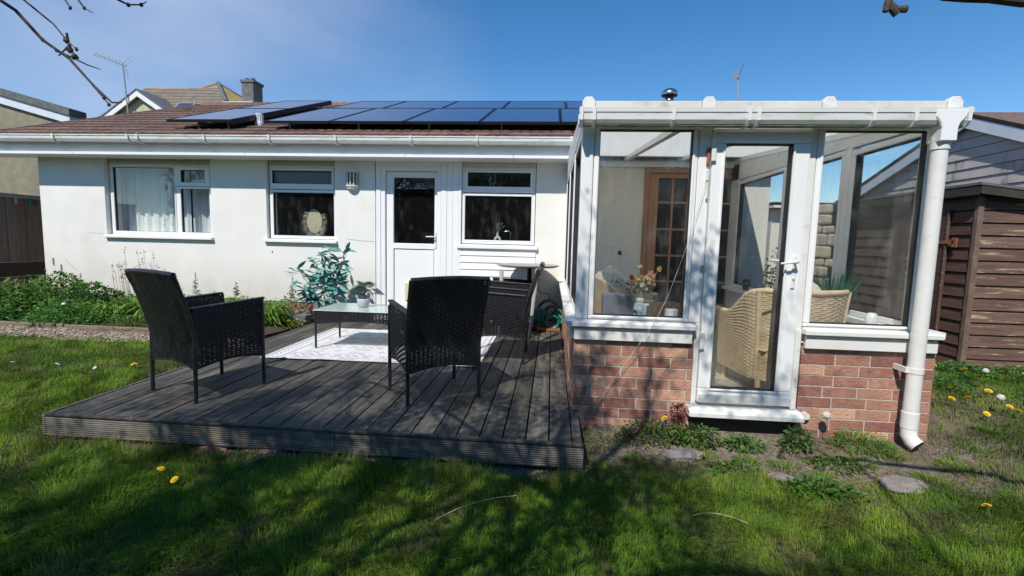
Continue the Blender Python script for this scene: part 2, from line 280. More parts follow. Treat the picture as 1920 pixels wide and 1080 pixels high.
# ------------------------------------------------------------------ mesh helpers
def wloc(o):
    v = Vector((0, 0, 0))
    while o is not None:
        v += Vector(o.location); o = o.parent
    return v
class MB:
    def __init__(s): s.v = []; s.f = []
    def add(s, vs, fs):
        n = len(s.v); s.v += [tuple(p) for p in vs]; s.f += [tuple(i + n for i in f) for f in fs]; return s
    def box(s, x0, x1, y0, y1, z0, z1):
        if x0 > x1: x0, x1 = x1, x0
        if y0 > y1: y0, y1 = y1, y0
        if z0 > z1: z0, z1 = z1, z0
        return s.add([(x0, y0, z0), (x1, y0, z0), (x1, y1, z0), (x0, y1, z0), (x0, y0, z1), (x1, y0, z1), (x1, y1, z1), (x0, y1, z1)],
                     [(0, 3, 2, 1), (4, 5, 6, 7), (0, 1, 5, 4), (1, 2, 6, 5), (2, 3, 7, 6), (3, 0, 4, 7)])
    def ring(s, o, i, y0, y1):           # rectangular ring in the xz plane
        a, b, c, d = o; e, f, g, h = i
        s.box(a, b, y0, y1, c, g); s.box(a, b, y0, y1, h, d); s.box(a, e, y0, y1, g, h); s.box(f, b, y0, y1, g, h); return s
    def ringx(s, o, i, x0, x1):          # ring in the yz plane (inner may slope at the top)
        a, b, c, d = o; e, f, g, h = i
        s.box(x0, x1, a, b, c, g); s.box(x0, x1, a, b, h, d); s.box(x0, x1, a, e, g, h); s.box(x0, x1, f, b, g, h); return s
    def prism(s, prof, x0, x1):          # profile in (y,z), extruded along x
        n = len(prof); vs = [(x0, y, z) for y, z in prof] + [(x1, y, z) for y, z in prof]
        fs = [tuple(range(n)), tuple(range(2 * n - 1, n - 1, -1))] + [(i, i + n, (i + 1) % n + n, (i + 1) % n) for i in range(n)]
        return s.add(vs, fs)
    def prismy(s, prof, y0, y1):         # profile in (x,z)
        n = len(prof); vs = [(x, y0, z) for x, z in prof] + [(x, y1, z) for x, z in prof]
        fs = [tuple(range(n)), tuple(range(2 * n - 1, n - 1, -1))] + [(i, i + n, (i + 1) % n + n, (i + 1) % n) for i in range(n)]
        return s.add(vs, fs)
    def tube(s, pts, rad, n=8, cap=True):
        pts = [Vector(p) for p in pts]; k = len(pts)
        rs = rad if isinstance(rad, (list, tuple)) else [rad] * k
        b = len(s.v); ref = None
        for i, p in enumerate(pts):
            d = (pts[min(i + 1, k - 1)] - pts[max(i - 1, 0)])
            d = d.normalized() if d.length > 1e-9 else Vector((0, 0, 1))
            if ref is None:
                ref = d.orthogonal().normalized()
            else:
                ref = (ref - d * ref.dot(d)); ref = ref.normalized() if ref.length > 1e-6 else d.orthogonal().normalized()
            q = d.cross(ref)
            for j in range(n):
                a = 2 * math.pi * j / n
                s.v.append(tuple(p + (ref * math.cos(a) + q * math.sin(a)) * rs[i]))
        for i in range(k - 1):
            for j in range(n):
                s.f.append((b + i * n + j, b + i * n + (j + 1) % n, b + (i + 1) * n + (j + 1) % n, b + (i + 1) * n + j))
        if cap:
            c0 = len(s.v); s.v += s.v[b:b + n]; c1 = len(s.v); s.v += s.v[b + (k - 1) * n:b + k * n]
            s.f.append(tuple(c0 + j for j in reversed(range(n)))); s.f.append(tuple(c1 + j for j in range(n)))
        return s
    def lathe(s, prof, c=(0, 0, 0), n=24):   # profile (r,z)
        b = len(s.v); k = len(prof)
        for r, z in prof:
            for j in range(n):
                a = 2 * math.pi * j / n; s.v.append((c[0] + r * math.cos(a), c[1] + r * math.sin(a), c[2] + z))
        for i in range(k - 1):
            for j in range(n):
                s.f.append((b + i * n + j, b + i * n + (j + 1) % n, b + (i + 1) * n + (j + 1) % n, b + (i + 1) * n + j))
        c0 = len(s.v); s.v += s.v[b:b + n]; c1 = len(s.v); s.v += s.v[b + (k - 1) * n:b + k * n]
        s.f.append(tuple(c0 + j for j in reversed(range(n)))); s.f.append(tuple(c1 + j for j in range(n)))
        return s
    def blob(s, c, rx, ry, rz, n=10, m=6, jit=0.0):
        b = len(s.v)
        for i in range(m + 1):
            t = math.pi * i / m
            for j in range(n):
                a = 2 * math.pi * j / n; q = 1 + (random.random() - .5) * jit
                s.v.append((c[0] + rx * q * math.sin(t) * math.cos(a), c[1] + ry * q * math.sin(t) * math.sin(a), c[2] + rz * q * math.cos(t)))
        for i in range(m):
            for j in range(n):
                s.f.append((b + i * n + j, b + (i + 1) * n + j, b + (i + 1) * n + (j + 1) % n, b + i * n + (j + 1) % n))
        return s
    def mesh(s, name, material, org=(0, 0, 0), smooth=False):
        me = bpy.data.meshes.new(name); ox, oy, oz = org
        me.from_pydata([(x - ox, y - oy, z - oz) for x, y, z in s.v], [], s.f)
        me.materials.append(material)
        if smooth: me.polygons.foreach_set('use_smooth', [True] * len(me.polygons))
        me.update(); return me
    def build(s, name, material, parent=None, smooth=False, bevel=0.0, local=False, seg=1, at=None):
        """world-space vertices; with a parent the object origin is the parent's origin (or 'at')"""
        pw = wloc(parent) if parent is not None else Vector((0, 0, 0))
        if at is None:
            org = Vector((0, 0, 0)) if local else pw
            loc = Vector((0, 0, 0))
        else:
            org = Vector(at); loc = org - pw
        o = bpy.data.objects.new(name, s.mesh(name, material, org, smooth)); COL.objects.link(o)
        o.location = loc
        if parent is not None: o.parent = parent
        if bevel:
            bv = o.modifiers.new('bevel', 'BEVEL'); bv.width = bevel; bv.segments = seg; bv.limit_method = 'ANGLE'; bv.angle_limit = R(40)
        return o
def tag(o, label, cat, group=None, kind=None):
    if label: o['label'] = label
    if cat: o['category'] = cat
    if group: o['group'] = group
    if kind: o['kind'] = kind
    return o
def thing(name, label, cat, loc=(0, 0, 0), group=None, rz=0):
    o = bpy.data.objects.new(name, None); COL.objects.link(o); o.location = loc; o.rotation_euler = (0, 0, rz)
    o.empty_display_size = 0.1
    return tag(o, label, cat, group)
def inst(name, me, parent, loc, rot=(0, 0, 0), scale=(1, 1, 1)):
    o = bpy.data.objects.new(name, me); COL.objects.link(o)
    o.location = Vector(loc) - (wloc(parent) if parent is not None else Vector((0, 0, 0))); o.rotation_euler = rot; o.scale = scale
    if parent is not None: o.parent = parent
    return o
def copy_tree(o, parent=None):
    c = o.copy(); COL.objects.link(c)
    if parent is not None: c.parent = parent
    for ch in list(o.children): copy_tree(ch, c)
    return c
def arr_mesh(name, V, Fc, colv, material, parent=None, kind=None, nper=3, org=(0, 0, 0)):
    """fast mesh from numpy arrays; every face has nper corners"""
    me = bpy.data.meshes.new(name); nv = len(V); nf = len(Fc)
    V = V - np.array(org)
    me.vertices.add(nv); me.vertices.foreach_set('co', V.astype(np.float32).ravel())
    me.loops.add(nf * nper); me.loops.foreach_set('vertex_index', Fc.astype(np.int32).ravel())
    me.polygons.add(nf); me.polygons.foreach_set('loop_start', np.arange(0, nf * nper, nper, dtype=np.int32))
    try: me.polygons.foreach_set('loop_total', np.full(nf, nper, dtype=np.int32))
    except Exception: pass
    me.update(calc_edges=True)
    ca = me.color_attributes.new('col', 'FLOAT_COLOR', 'POINT')
    c4 = np.ones((nv, 4), np.float32); c4[:, :3] = colv
    ca.data.foreach_set('color', c4.ravel())
    me.materials.append(material); me.validate()
    o = bpy.data.objects.new(name, me); COL.objects.link(o); o.location = Vector(org) - (wloc(parent) if parent is not None else Vector((0, 0, 0)))
    if parent is not None: o.parent = parent
    if kind: o['kind'] = kind
    return o
def unit(a):
    return a / np.maximum(np.linalg.norm(a, axis=-1, keepdims=True), 1e-9)
def leaves(name, P, Dr, ln, wd, colr, material, parent=None, kind=None, fold=0.25, droop=0.25, org=(0, 0, 0)):
    """many pointed, folded leaves: P base, Dr direction (N,3), ln, wd (N,), colr (N,3)"""
    P = np.asarray(P, float); n = len(P); Dr = unit(np.asarray(Dr, float)); ln = np.broadcast_to(ln, n).reshape(n, 1); wd = np.broadcast_to(wd, n).reshape(n, 1)
    up = np.tile(np.array([[0, 0, 1.0]]), (n, 1)) + rng.normal(0, .35, (n, 3))
    side = unit(np.cross(Dr, up)); nrm = unit(np.cross(side, Dr))
    mid = P + Dr * ln * .45 - nrm * ln * droop * .05
    tip = P + Dr * ln - np.array([[0, 0, 1.0]]) * ln * droop
    a = mid + side * wd * .5 + nrm * wd * fold; b = mid - side * wd * .5 + nrm * wd * fold
    V = np.stack([P, a, mid, b, tip], 1).reshape(-1, 3)
    base = np.array([[0, 1, 2], [0, 2, 3], [1, 4, 2], [2, 4, 3]])
    Fc = (np.arange(n)[:, None, None] * 5 + base[None]).reshape(-1, 3)
    cc = np.repeat(np.asarray(colr, float), 5, axis=0)
    return arr_mesh(name, V, Fc, cc, material, parent, kind, 3, org)
def mixcol(a, b, n, sp=0.12):
    t = rng.random((n, 1)); c = np.array([a]) * (1 - t) + np.array([b]) * t
    return np.clip(c * (1 + rng.normal(0, sp, (n, 1))), 0.004, 0.9)
def vnoise(x, y, s, seed=0):
    """smooth value noise, 0..1"""
    x = np.asarray(x, float) / s + seed * 17.3; y = np.asarray(y, float) / s + seed * 9.1
    xi = np.floor(x); yi = np.floor(y); fx = x - xi; fy = y - yi; fx = fx * fx * (3 - 2 * fx); fy = fy * fy * (3 - 2 * fy)
    def h(a, b): q = np.sin(a * 127.1 + b * 311.7 + seed * 5.7) * 43758.5453; return q - np.floor(q)
    return (h(xi, yi) * (1 - fx) + h(xi + 1, yi) * fx) * (1 - fy) + (h(xi, yi + 1) * (1 - fx) + h(xi + 1, yi + 1) * fx) * fy
def sstep(x, a, b):
    t = np.clip((np.asarray(x, float) - a) / (b - a), 0, 1); return t * t * (3 - 2 * t)
def gz(x, y):
    z = 0.20 * sstep(y, -1.25, 0.9)
    z = z + (vnoise(x, y, .55, 3) - .5) * .035 + (vnoise(x, y, .2, 4) - .5) * .018
    for hx, hy, rx, ry, rh in ((.80, -.40, .22, .09, .03), (2.02, -.55, .24, .13, .03), (1.30, -.60, .20, .10, .02)): z = z + rh * np.exp(-((x - hx) / rx) ** 2 - ((y - hy) / ry) ** 2)
    ind = sstep(x, -3.5, -3.3) * (1 - sstep(x, .2, .3)) * sstep(y, -.62, -.5)
    z = z * (1 - ind) + ind * np.minimum(z, 0.02)
    z = z - .09 * sstep(x, .15, .3) * (1 - sstep(x, 2.5, 2.7)) * sstep(y, .1, .3)
    return z
def dirt(x, y):
    d = 0.95 * sstep(x, .15, .4) * (1 - sstep(x, 2.2, 3.6)) * sstep(y, -.78, -.28)
    d = np.maximum(d, .9 * sstep(x, -3.6, -3.1) * (1 - sstep(x, .1, .5)) * sstep(y, -.76, -.6))
    d = np.maximum(d, .55 * sstep(x, 2.3, 2.8) * (1 - sstep(x, 3.0, 4.6)) * (1 - sstep(y, .5, 1.4)) * sstep(y, -.9, -.3))
    n = vnoise(x, y, .30, 8) * .6 + vnoise(x, y, .11, 9) * .4
    return np.clip(d * (0.22 + 1.35 * n) + sstep(n, .72, .85) * .3, 0, 1)

# ------------------------------------------------------------------ SETTING: ground
xs = np.concatenate([[-600, -200, -80, -40, -25, -18], np.arange(-14, 12.01, .1), [15, 20, 30, 60, 200, 600]])
ys = np.concatenate([[-600, -200, -60, -30, -15], np.arange(-8, 5.01, .1), [8, 15, 30, 60, 200, 600]])
X, Y = np.meshgrid(xs, ys); Z = gz(X, Y)
far = (np.abs(X) > 14) | (Y < -8) | (Y > 5); Z = np.where(far, np.where(Y < 0, 0.0, .2), Z)
nx, ny = len(xs), len(ys)
idx = np.arange(nx * ny).reshape(ny, nx)
Fq = np.stack([idx[:-1, :-1], idx[:-1, 1:], idx[1:, 1:], idx[1:, :-1]], -1).reshape(-1, 4)
D = dirt(X, Y).ravel()[:, None]
gn = vnoise(X, Y, .5, 1).ravel()[:, None]
soilc = np.array([[.15, .115, .085]]) * (1 - gn) + np.array([[.24, .195, .145]]) * gn
grasc = np.array([[.040, .048, .018]]) * (1 - gn) + np.array([[.070, .072, .028]]) * gn
dd = np.clip((D - .35) * 3, 0, 1)
ground = arr_mesh('ground', np.stack([X.ravel(), Y.ravel(), Z.ravel()], 1), Fq, grasc * (1 - dd) + soilc * dd, None, nper=4, kind='structure')
GM = bpy.data.materials.new('lawn_soil'); GM.use_nodes = True
N = GM.node_tree.nodes; Lk = GM.node_tree.links; b = N['Principled BSDF']; b.inputs['Roughness'].default_value = .95
a_ = N.new('ShaderNodeAttribute'); a_.attribute_name = 'col'; tc = N.new('ShaderNodeTexCoord'); nz = N.new('ShaderNodeTexNoise'); nz.inputs['Scale'].default_value = 38; nz.inputs['Detail'].default_value = 8
mr = N.new('ShaderNodeMapRange'); mr.inputs[1].default_value = .3; mr.inputs[2].default_value = .7; mr.inputs[3].default_value = .55; mr.inputs[4].default_value = 1.45
mu = N.new('ShaderNodeVectorMath'); mu.operation = 'MULTIPLY'; bp = N.new('ShaderNodeBump'); bp.inputs['Strength'].default_value = 1; bp.inputs['Distance'].default_value = .02
Lk.new(tc.outputs['Object'], nz.inputs['Vector']); Lk.new(nz.outputs['Fac'], mr.inputs[0]); Lk.new(a_.outputs['Color'], mu.inputs[0]); Lk.new(mr.outputs[0], mu.inputs[1])
Lk.new(mu.outputs[0], b.inputs['Base Color']); Lk.new(nz.outputs['Fac'], bp.inputs['Height']); Lk.new(bp.outputs[0], b.inputs['Normal'])
ground.data.materials.clear(); ground.data.materials.append(GM)

# flower bed soil and the shingle path in front of it
def sheet(name, x0, x1, y0, y1, dz, material, step=.12, wob=.0):
    xa = np.arange(x0, x1 + 1e-6, step); ya = np.linspace(y0, y1, max(3, int((y1 - y0) / step) + 1)); A, B = np.meshgrid(xa, ya)
    B2 = B.copy(); B2[0] += (vnoise(A[0], B[0], .4, 5) - .5) * wob; B2[-1] += (vnoise(A[-1], B[-1], .4, 6) - .5) * wob * .4
    i = np.arange(A.size).reshape(A.shape)
    Fq = np.stack([i[:-1, :-1], i[:-1, 1:], i[1:, 1:], i[1:, :-1]], -1).reshape(-1, 4)
    V = np.stack([A.ravel(), B2.ravel(), (gz(A, B2) + dz).ravel()], 1)
    return arr_mesh(name, V, Fq, np.full((A.size, 3), .1), material, nper=4, kind='structure')
M['bedsoil'] = mat('bed_soil', (0.05, 0.035, 0.025), (0.09, 0.065, 0.045), 20, 0.95, 1.0, 60)
M['pathbase'] = mat('shingle_path_base', (0.27, 0.215, 0.155), (0.40, 0.335, 0.25), 25, 0.95, 1.0, 70)
M['edging'] = mat('earthy_timber_edging', (0.16, 0.115, 0.085), (0.25, 0.19, 0.145), 6, 0.9, 0.5, 30, stretch=(0.6, 5, 5))
sheet('flower_bed_soil', -11.0, -3.42, 1.98, 3.49, .035, M['bedsoil'])
sheet('path', -11.0, -3.42, 1.48, 1.90, .014, M['pathbase'], wob=.22)
eb = MB()
for k in range(6):
    x0 = -11 + k * 1.27; eb.box(x0, x0 + 1.255, 1.91, 1.955, .10, .262 + .008 * (k % 2))
eb.build('kerb', M['edging'], bevel=.008)['kind'] = 'structure'
n = 2400
sx = rng.uniform(-10.5, -3.4, n); sy = rng.uniform(1.42, 1.9, n); keep = rng.random(n) > sstep(np.abs(sy - 1.68), .16, .3) * .8; sx = sx[keep]; sy = sy[keep]; n = len(sx)
oct_ = np.array([[1, 0, 0], [0, 1, 0], [-1, 0, 0], [0, -1, 0], [0, 0, .6], [0, 0, -.6]]); of = np.array([[0, 1, 4], [1, 2, 4], [2, 3, 4], [3, 0, 4], [1, 0, 5], [2, 1, 5], [3, 2, 5], [0, 3, 5]])
rr = rng.uniform(.008, .020, (n, 1, 1)); th = rng.random(n) * 6.28
rot = np.stack([np.stack([np.cos(th), -np.sin(th), 0 * th], -1), np.stack([np.sin(th), np.cos(th), 0 * th], -1), np.stack([0 * th, 0 * th, 1 + 0 * th], -1)], 1)
V = np.einsum('nij,kj->nki', rot, oct_ * np.array([1.3, .8, .8])) * rr + np.stack([sx, sy, gz(sx, sy) + .02], -1)[:, None, :]
arr_mesh('gravel', V.reshape(-1, 3), (np.arange(n)[:, None, None] * 6 + of[None]).reshape(-1, 3), np.repeat(mixcol((.24, .18, .125), (.50, .42, .32), n, .25), 6, axis=0), M['leafdull'], kind='stuff')
tag(bpy.data.objects['gravel'], 'pale shingle and bark chips strewn along the path before the bed', 'gravel')

# ------------------------------------------------------------------ SETTING: bungalow
YH = 3.5
house = thing('bungalow', 'white rendered bungalow with brown tiled roof and solar panels', 'house', (-3.5, 3.5, .15))
def part(mb, name, material, parent=house, **k): return mb.build(name, material, parent, **k)
zs0, zs1 = .42, 2.54
ops = [(-6.88, -5.15, 1.36, 2.54), (-4.275, -3.205, 1.35, 2.54), (-2.60, -.245, .16, 2.54)]
w = MB(); px_ = -7.97
for a, b_, c, d in ops:
    w.box(px_, a, YH, YH + .28, zs0, zs1); w.box(a, b_, YH, YH + .28, zs0, c) if c > zs0 else None; px_ = b_
MB().box(px_, .20, YH, YH + .28, zs0, zs1).build('wall', M['render'], house)
part(w, 'wall', M['render'])
w = MB(); w.box(.20, 1.26, YH, YH + .28, .16, 2.60); w.box(2.565, 2.95, YH, YH + .28, .16, 2.66); w.box(1.26, 2.565, YH, YH + .28, 2.47, 2.60)
part(w, 'conservatory_inner_wall', M['cream'])
w = MB(); w.box(-7.97, -7.72, YH + .28, 8.6, .16, 2.6); w.box(2.70, 2.95, YH + .28, 8.6, .16, 2.6); w.box(-7.97, 2.95, 8.6, 8.85, .16, 2.6)
part(w, 'rear_wall', M['render'])
w = MB(); w.box(-7.97, -2.60, YH + .018, YH + .26, .0, .418); w.box(-.245, .2, YH + .018, YH + .26, .0, .418)
part(w, 'plinth', M['mortar'])
# rooms behind the windows
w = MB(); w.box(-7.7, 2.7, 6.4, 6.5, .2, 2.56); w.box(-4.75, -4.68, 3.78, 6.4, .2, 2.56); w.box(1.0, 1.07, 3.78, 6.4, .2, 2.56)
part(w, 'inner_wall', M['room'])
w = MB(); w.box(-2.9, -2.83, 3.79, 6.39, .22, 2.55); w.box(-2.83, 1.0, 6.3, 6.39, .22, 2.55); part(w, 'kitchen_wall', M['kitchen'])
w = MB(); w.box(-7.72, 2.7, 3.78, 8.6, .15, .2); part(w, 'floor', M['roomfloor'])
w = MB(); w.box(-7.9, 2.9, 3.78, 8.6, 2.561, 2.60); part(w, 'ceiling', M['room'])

# window builder -----------------------------------------------------
def window(parent, o, lights, y=YH + .04, fm='upvc', pm='pane_house', head=None, dep=.07):
    """o = outer rect (x0,x1,z0,z1); lights = [(cell rect, glass rect, sash?)]"""
    mb = MB(); x0, x1, z0, z1 = o; t = .035
    mb.ring(o, (x0 + t, x1 - t, z0 + t, z1 - t), y, y + dep)
    wnd = mb.build('window', M[fm], parent, bevel=.004, at=((x0 + x1) / 2, y, (z0 + z1) / 2))
    for cell, g, sash in lights:
        yy = y - (.022 if sash else .004)
        r = MB(); r.ring(cell, (g[0] - .006, g[1] + .006, g[2] - .006, g[3] + .006), yy, y + .055); r.build('sash' if sash else 'glazing_frame', M[fm], wnd, bevel=.005)
        r = MB(); r.ring((g[0] - .006, g[1] + .006, g[2] - .006, g[3] + .006), g, yy + .010, y + .045); r.build('gasket', M['rubber'], wnd)
        r = MB(); r.box(g[0], g[1], y + .022, y + .030, g[2], g[3]); r.build('pane', M[pm] if not isinstance(sash, str) else M[sash], wnd)
    if head:
        r = MB(); r.box(x0, x1, y + .005, y + .06, z1 + .001, head - .002); r.build('head_board', M['headboard'], wnd)
    return wnd
def sill(parent, x0, x1, zt, y0=YH - .055, th=.04, m_='upvc'):
    r = MB(); r.prism([(y0, zt - th), (y0, zt - .008), (y0 + .006, zt - .002), (YH + .045, zt + .012), (YH + .045, zt - th)], x0, x1); return r.build('sill', M[m_], parent, bevel=.003)
w1 = window(house, (-6.855, -5.165, 1.375, 2.455), [((-6.82, -5.775, 1.41, 2.42), (-6.79, -5.80, 1.435, 2.40), False), ((-5.765, -5.20, 2.135, 2.42), (-5.66, -5.285, 2.195, 2.365), True), ((-5.765, -5.20, 1.41, 2.125), (-5.685, -5.235, 1.435, 2.085), False)], y=YH + .07, head=2.54)
sill(w1, -6.90, -5.13, 1.362)
w2 = window(house, (-4.255, -3.215, 1.372, 2.455), [((-4.22, -3.25, 2.11, 2.42), (-4.195, -3.285, 2.195, 2.375), 'obscure'), ((-4.22, -3.25, 1.407, 2.10), (-4.195, -3.26, 1.425, 2.055), False)], y=YH + .06, head=2.54)
sill(w2, -4.31, -3.18, 1.355)
w3 = window(house, (-1.315, -.255, 1.365, 2.450), [((-1.28, -.29, 2.10, 2.415), (-1.225, -.335, 2.190, 2.375), True), ((-1.28, -.29, 1.40, 2.09), (-1.262, -.312, 1.425, 2.045), False)], y=YH + .02, head=2.54)
sill(w3, -1.37, -.20, 1.345, y0=YH - .05, th=.05)
# weatherboards under the kitchen window, vertical boards beside the door
bd = MB(); bd.prism([(YH - .022, 0), (YH - .010, .097), (YH + .02, .097), (YH + .02, 0)], 0, 1.115)
bme = bd.mesh('weatherboard', M['upvc'])
for k in range(11):
    inst('weatherboard', bme, house, (-1.345, 0, .195 + k * .1))
w = MB(); w.box(-1.36, -.245, YH + .021, YH + .2, .2, 1.29); part(w, 'board_backing', M['upvc'])
vb = MB().box(0, .083, 0, .035, 0, 2.33).mesh('vertical_board', M['upvc'])
for k in range(3): inst('vertical_board', vb, house, (-1.615 + k * .087, YH - .012 + (.004 if k == 1 else 0), .2))
w = MB(); w.box(-1.355, -1.318, YH - .02, YH + .05, .2, 2.52); part(w, 'door_post_trim', M['upvc'], bevel=.004)
# back door
w = MB(); w.box(-2.585, -2.515, YH - .01, YH + .1, .2, 2.535); w.box(-2.515, -1.62, YH - .006, YH + .1, 2.455, 2.535); w.box(-2.515, -2.45, YH + .0, YH + .1, .2, 2.455); w.box(-1.675, -1.62, YH + .0, YH + .1, .2, 2.455); w.box(-2.45, -1.675, YH + .0, YH + .1, 2.39, 2.455)
dfr = part(w, 'door_frame', M['upvc'], bevel=.005)
d = MB(); d.ring((-2.445, -1.68, .30, 2.385), (-2.335, -1.722, .40, 2.30), YH + .035, YH + .09); d.box(-2.335, -1.722, YH + .035, YH + .09, 1.262, 1.345)
door = part(d, 'door', M['upvc'], bevel=.006, at=(-2.06, YH + .03, .3))
MB().box(-2.335, -1.722, YH + .055, YH + .063, 1.345, 2.30).build('pane', M['pane_house'], door)
MB().box(-2.325, -1.732, YH + .048, YH + .08, .41, 1.252).build('panel', M['upvc'], door, bevel=.006)
MB().box(-2.16, -1.93, YH + .020, YH + .047, .50, .76).build('cat_flap', M['creampl'], door, bevel=.008)
h = MB(); h.box(-1.716, -1.692, YH + .020, YH + .035, 1.28, 1.52); h.tube([(-1.704, YH + .02, 1.45), (-1.704, YH - .025, 1.45), (-1.72, YH - .03, 1.45), (-1.83, YH - .028, 1.448)], .009); h.build('handle', M['white'], door, bevel=.002)
MB().box(-2.60, -1.60, YH - .06, YH + .1, .2, .298).build('threshold', M['upvc'], door)
# fascia, soffit, gutter
w = MB(); w.box(-8.78, -1.82, 3.2, 3.22, 2.562, 2.70); w.box(-1.815, .215, 3.2, 3.22, 2.562, 2.70); part(w, 'fascia', M['fascia'])
w = MB()
for a, b_ in [(-8.78, -7.0), (-6.995, -4.35), (-4.345, -2.05), (-2.045, -.55), (-.545, .215)]: w.box(a, b_, 3.15, 3.499, 2.522, 2.561)
part(w, 'soffit', M['upvc'], bevel=.003)
w = MB(); w.box(.2, .235, 3.16, 3.5, 2.51, 2.72); part(w, 'fascia_end', M['upvc_dirty'])
gp = [(3.050, 2.786), (3.050, 2.772), (3.058, 2.770), (3.062, 2.728), (3.082, 2.692), (3.155, 2.692), (3.175, 2.720), (3.180, 2.765), (3.176, 2.765), (3.170, 2.725), (3.150, 2.699), (3.086, 2.699), (3.070, 2.732), (3.066, 2.786)]
def gutter(parent, prof, x0, x1, m_='gutter'):
    g = MB(); g.prism(prof, x0, x1); return g.build('gutter', M[m_], parent)
gut = gutter(house, gp, -8.9, .245)
for xb in (-8.15, -7.2, -6.05, -5.9, -4.9, -3.95, -3.0, -1.95, -1.05, .20):
    MB().prism([(3.046, 2.792), (3.054, 2.725), (3.076, 2.686), (3.16, 2.686), (3.185, 2.715), (3.185, 2.700), (3.16, 2.676), (3.070, 2.676), (3.044, 2.72), (3.038, 2.792)], xb, xb + .03).build('bracket', M['gutter'], gut)
# roof
RP = R(20.5); cr_, sr_ = math.cos(RP), math.sin(RP)
RY0, RZ0 = 3.10, 2.740
def rpt(x, s, off=0.0): return (x, RY0 + s * cr_ - off * sr_, RZ0 + s * sr_ + off * cr_)
SR = 5.35
yr, zr = rpt(0, SR)[1:]
w = MB(); w.add([(-8.75, RY0 + .03, RZ0 - .03), (3.05, RY0 + .03, RZ0 - .03), (3.05, yr, zr - .03), (-8.75, yr, zr - .03), (3.05, yr + 5.1, RZ0 - .03), (-8.75, yr + 5.1, RZ0 - .03), (-8.75, RY0 + .135, 2.705), (3.05, RY0 + .135, 2.705)],
                [(0, 1, 2, 3), (3, 2, 4, 5), (0, 3, 5, 6), (2, 1, 7, 4), (5, 4, 7, 6), (1, 0, 6, 7)])
roof = part(w, 'roof', M['tile'])
gauge, tw = .345, .30
def tilemesh():
    t = MB(); L_ = gauge + .06
    prof = [(0.0, .001), (.03, .007), (.075, .010), (.12, .007), (.150, .001), (.18, .007), (.225, .010), (.27, .007), (.297, .0)]
    a = [(x, -L_ / 2, z + .030) for x, z in prof] + [(x, L_ / 2, z + .006) for x, z in prof]
    a += [(x, -L_ / 2, z + .008) for x, z in prof]
    n = len(prof); f = [(i, i + 1, i + 1 + n, i + n) for i in range(n - 1)] + [(i + 2 * n, i + 1 + 2 * n, i + 1, i) for i in range(n - 1)]
    t.add(a, f); return t
tm = tilemesh(); tme = tm.mesh('tile', M['tile'])
rows = int(SR / gauge); cols = int((3.05 + 8.75) / tw)
indiv = 0; big = MB()
for r_ in range(rows + 1):
    for c_ in range(cols):
        x = -8.75 + c_ * tw; s_ = r_ * gauge + gauge / 2 + .015
        if s_ > SR: continue
        vis = (r_ <= 2 and x < .3) or (x < -6.05 + .0 * r_ and r_ <= 13) or (x < -4.6 and r_ > 9)
        hid = x > -6.0 and r_ >= 4 and r_ <= 14 and x < 2.8
        j = (random.random() - .5) * .012; jr = (random.random() - .5) * .02
        loc = rpt(x, s_ + j, .0)
        if vis and indiv < 297 and not (x > 0.2):
            inst('tile', tme, roof, loc, (RP, jr, 0)); indiv += 1
        else:
            Mx = Matrix.Translation(loc) @ Matrix.Rotation(RP, 4, 'X') @ Matrix.Rotation(jr, 4, 'Y')
            big.add([tuple(Mx @ Vector(v)) for v in tm.v], tm.f)
bt = big.build('tile_field', M['tile'], roof); bt['kind'] = 'stuff'
rt = MB(); k = 0
for k in range(27):
    x = -8.75 + k * .437
    pts = [(x, yr - .13, zr - .035), (x, yr - .07, zr + .045), (x, yr, zr + .07), (x, yr + .07, zr + .045), (x, yr + .13, zr - .035)]
    q = MB(); q.prism([(p[1], p[2]) for p in pts], x, x + .43); q.build('ridge_tile', M['tile'], roof)
MB().box(-8.80, -8.752, RY0, RY0 + .01, RZ0 - .1, RZ0).add([rpt(-8.79, 0, -.12), rpt(-8.752, 0, -.12), rpt(-8.752, SR, -.12), rpt(-8.79, SR, -.12), rpt(-8.79, 0, .03), rpt(-8.752, 0, .03), rpt(-8.752, SR, .03), rpt(-8.79, SR, .03)],
    [(0, 3, 2, 1), (4, 5, 6, 7), (0, 1, 5, 4), (1, 2, 6, 5), (2, 3, 7, 6), (3, 0, 4, 7)]).build('bargeboard', M['felt'], roof)
# solar panels: each its own thing on the roof
def solar(x0, x1, s0, s1, off, label, group, skew=0.0):
    c = rpt((x0 + x1) / 2, (s0 + s1) / 2, off); w_, h_ = x1 - x0, s1 - s0
    t = thing('solar_panel', label, 'solar panel', c, group); t.rotation_euler = (RP, 0, 0)
    f = MB(); fr = .022
    for q in ((-w_ / 2, w_ / 2, -h_ / 2, -h_ / 2 + fr), (-w_ / 2, w_ / 2, h_ / 2 - fr, h_ / 2), (-w_ / 2, -w_ / 2 + fr, -h_ / 2 + fr, h_ / 2 - fr), (w_ / 2 - fr, w_ / 2, -h_ / 2 + fr, h_ / 2 - fr)): f.box(q[0], q[1], q[2], q[3], -.042, 0)
    f.build('frame', M['blackmetal'], t, local=True)
    if off > .17: MB().box(w_ / 2 - .012, w_ / 2 - .002, -h_ / 2, h_ / 2, -.085, -.043).build('side_and_shade_strip', M['blackmetal'], t, local=True)  # black strip added for the panel's dark side and the shadow under it
    MB().box(-w_ / 2 + fr, w_ / 2 - fr, -h_ / 2 + fr, h_ / 2 - fr, -.02, -.004).build('glass_face', M['panel'], t, local=True)
    return t
ux = [-4.44, -3.40, -2.255, -1.11, .07, 1.25, 2.43]
